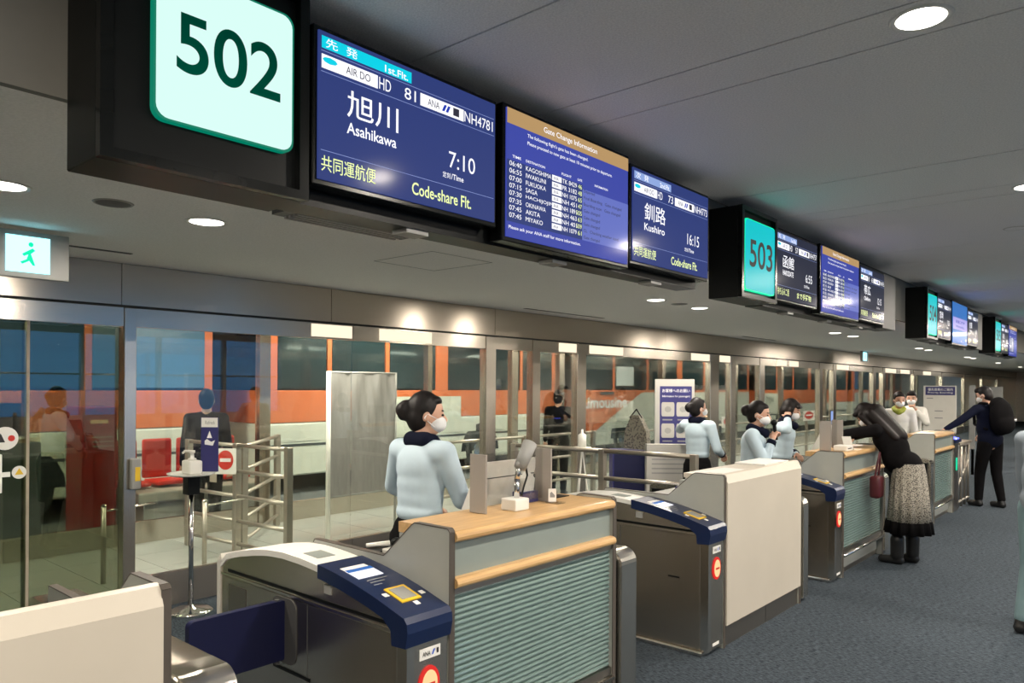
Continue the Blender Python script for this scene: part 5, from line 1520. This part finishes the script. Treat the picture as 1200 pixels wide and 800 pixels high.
    lg = [('c', hipR, kneeR, (0.076 + wide) * s, (0.050 + wide) * s), ('c', kneeR, anR + V(0, 0, 0.02), (0.050 + wide) * s, (0.034 + wide) * s), ('c', hipL, kneeL, (0.076 + wide) * s, (0.050 + wide) * s), ('c', kneeL, anL + V(0, 0, 0.02), (0.050 + wide) * s, (0.034 + wide) * s), ('e', V(0, 0, 0.88), sc(0.155, 0.108, 0.12))]
    blob('trousers' if wide > 0.01 else 'tights', lg, vox * 1.1, tm, t, 2)
    for an in (anR, anL):
        pr_ = [('c', an + V(0, -0.02, -0.045), an + V(0, 0.13, -0.05), 0.042 * s, 0.038 * s), ('e', an + V(0, 0.0, -0.01), sc(0.045, 0.05, 0.055))]
        if bottom == 'skirt_long':
            pr_.append(('c', an, an + V(0, 0, 0.14), 0.056 * s, 0.06 * s))
        sh = blob('shoe', pr_, vox, shoes, t, 1)
        zmin = min(v.co.z for v in sh.data.vertices)
        for v in sh.data.vertices:
            v.co.z = max(v.co.z, 0.0)
    return t, dict(elR=elR, wrR=wrR, elL=elL, wrL=wrL, U=U, Hd=Hd, s=s, V=V)

# uniformed staff --------------------------------------------------------------
person('staff woman with black hair bun and pale blue jacket, nearest, typing behind the nearest counter', (-2.92, 2.61), 2, 1.625, 4, -38, 4,
       handR=(0.13, 0.34, 1.06), handL=(-0.13, 0.22, 0.98), poleR=(0.35, -0.7, -0.6), poleL=(-1.0, -0.3, -0.1), vox=0.0075)
person('staff woman in pale blue jacket seen from behind, right of the poster stand', (-3.70, 7.25), -6, 1.545, 0, -25, 0,
       handR=(0.17, 0.22, 0.98), handL=(-0.16, 0.2, 1.36), poleL=(-0.9, 0.2, -0.5))
t_, J = person('staff woman in pale blue jacket speaking into a black microphone', (-2.70, 6.26), -76, 1.545, 6, 2, 6,
               handR=(0.05, 0.20, 1.25), handL=(-0.06, 0.26, 0.97), poleR=(0.5, -0.2, -0.9), poleL=(-0.7, -0.4, -0.4), curl=1.1)
mic = thing('microphone', 'black handheld microphone held to the mask of the staff woman', 'microphone', t_.location, t_.rotation_euler.z)
wr, el_ = J['wrR'], J['elR']
pm = wr + (wr - el_).normalized() * 0.085
mh = J['Hd']((0.0, 0.145, 1.44))
bm = bm_new(); tube(bm, pm + (pm - mh).normalized() * 0.07, mh, 0.014, 0.017, 12); local('handle', bm, 'black', mic, smooth=True)
bm = bm_new(); ell(bm, mh, (0.028, 0.028, 0.028)); local('windshield', bm, 'black', mic, smooth=True)
person('staff woman with short brown bob hair touching her hair behind the woman with the microphone', (-2.97, 7.64), -84, 1.555, 8, 4, 14,
       handR=(0.20, 0.13, 1.40), handL=(-0.10, 0.14, 1.0), poleR=(1.0, 0.3, -0.5), poleL=(-0.6, -0.5, -0.4), hair='bob', hairm='hair_brown', curl=0.8)
person('staff woman with lime scarf and white shirt beyond the leaning woman', (-2.86, 11.82), 195, 1.61, 3, 15, 10,
       top='shirt', scarf='green', cuffs=False, vox=0.012, hair='bun', hairm='hair_brown')
person('staff woman with black hair and white mask behind the lime scarf', (-2.95, 13.0), 170, 1.62, 3, 20, 8,
       top='shirt', scarf=False, cuffs=False, vox=0.012, hair='short', handL=(-0.15, 0.2, 1.3))
# passengers -------------------------------------------------------------------
t_, J = person('woman with long dark hair and black jacket leaning on the counter in a patterned skirt', (-1.80, 7.78), 86, 1.64, 34, 10, 14,
               handR=(0.09, 0.53, 1.135), handL=(-0.09, 0.54, 1.135), poleR=(1.0, -0.1, 0.15), poleL=(-1.0, -0.1, 0.15), hair='long', top='black', bottom='skirt_long', scarf=False, cuffs=False, hairm='hair_brown', feet=((0.08, 0.0), (-0.09, 0.08)), curl=0.25)
bag = thing('handbag', 'small maroon handbag hanging in front of the leaning woman', 'handbag', (-2.0, 7.52, 0.62))
bm = bm_new(); box(bm, -2.055, -1.955, 7.44, 7.60, 0.63, 0.84, bev=0.03, seg=3); obj('bag_body', bm, 'maroon', bag, smooth=True)
bm = bm_new(); path_tube(bm, [(-2.005, 7.46, 0.83), (-1.99, 7.48, 0.95), (-1.98, 7.52, 1.06), (-1.99, 7.56, 0.95), (-2.005, 7.58, 0.83)], 0.009); obj('strap', bm, 'maroon', bag)
t_, J = person('man with backpack in dark clothes holding a pass to the blue reader', (-1.80, 12.30), 55, 1.70, 6, 25, 16,
               handR=(0.16, 0.25, 0.95), handL=(-0.60, 0.16, 1.0), poleR=(0.6, -0.3, -0.7), poleL=(-0.3, -0.3, -0.9), hair='short', top='navy', bottom='trousers', scarf=False, cuffs=False, vox=0.011, feet=((0.10, -0.06), (-0.10, 0.10)), build=1.12)
bp_ = thing('backpack', 'large black backpack on the back of the man at the blue reader', 'backpack', t_.location, t_.rotation_euler.z)
U = J['U']
blob('pack_body', [('e', U((0, -0.20, 1.17)), (0.17, 0.12, 0.25)), ('e', U((0, -0.24, 1.08)), (0.15, 0.10, 0.14)), ('e', U((0, -0.17, 1.33)), (0.13, 0.09, 0.12))], 0.012, 'black_cloth', bp_, 4)
for q in (-1, 1):
    bm = bm_new(); path_tube(bm, [U((0.10 * q, -0.10, 1.36)), U((0.11 * q, 0.0, 1.375)), U((0.11 * q, 0.11, 1.27)), U((0.13 * q, 0.10, 1.10)), U((0.14 * q, -0.10, 1.02))], 0.018, 8); local('shoulder_strap', bm, 'black_cloth', bp_, smooth=True)
bm = bm_new(); ell(bm, U((0.10, -0.31, 1.13)), (0.02, 0.012, 0.02)); local('reflector', bm, 'paper', bp_)
person('passenger in a blue grey coat cut off by the right edge of the picture', (-0.58, 6.12), -35, 1.62, 2, 0, 0,
       handR=(0.20, 0.12, 0.92), handL=(-0.24, 0.12, 0.82), poleL=(-1.0, -0.4, -0.2), hair='short', top='coat', bottom='jeans', scarf=False, cuffs=False, vox=0.011, feet=((0.09, 0.16), (-0.09, -0.06)))
person('dark clothed man put behind the glass in place of a reflection, above the sanitizer sign', (-8.42, 4.22, -0.2), 60, 1.80, 0, 0, 0, hair='short', top='navy', bottom='trousers', scarf=False, cuffs=False, vox=0.013)  # added figure, takes the place of a person reflected in the glass
person('dark clothed person standing in the corridor behind the steel posts at the centre', (-6.9, 9.0), 20, 1.60, 0, 0, 0, hair='short', top='black', bottom='trousers', scarf=False, cuffs=False, vox=0.013)
bpy.data.scenes.remove(WORK)
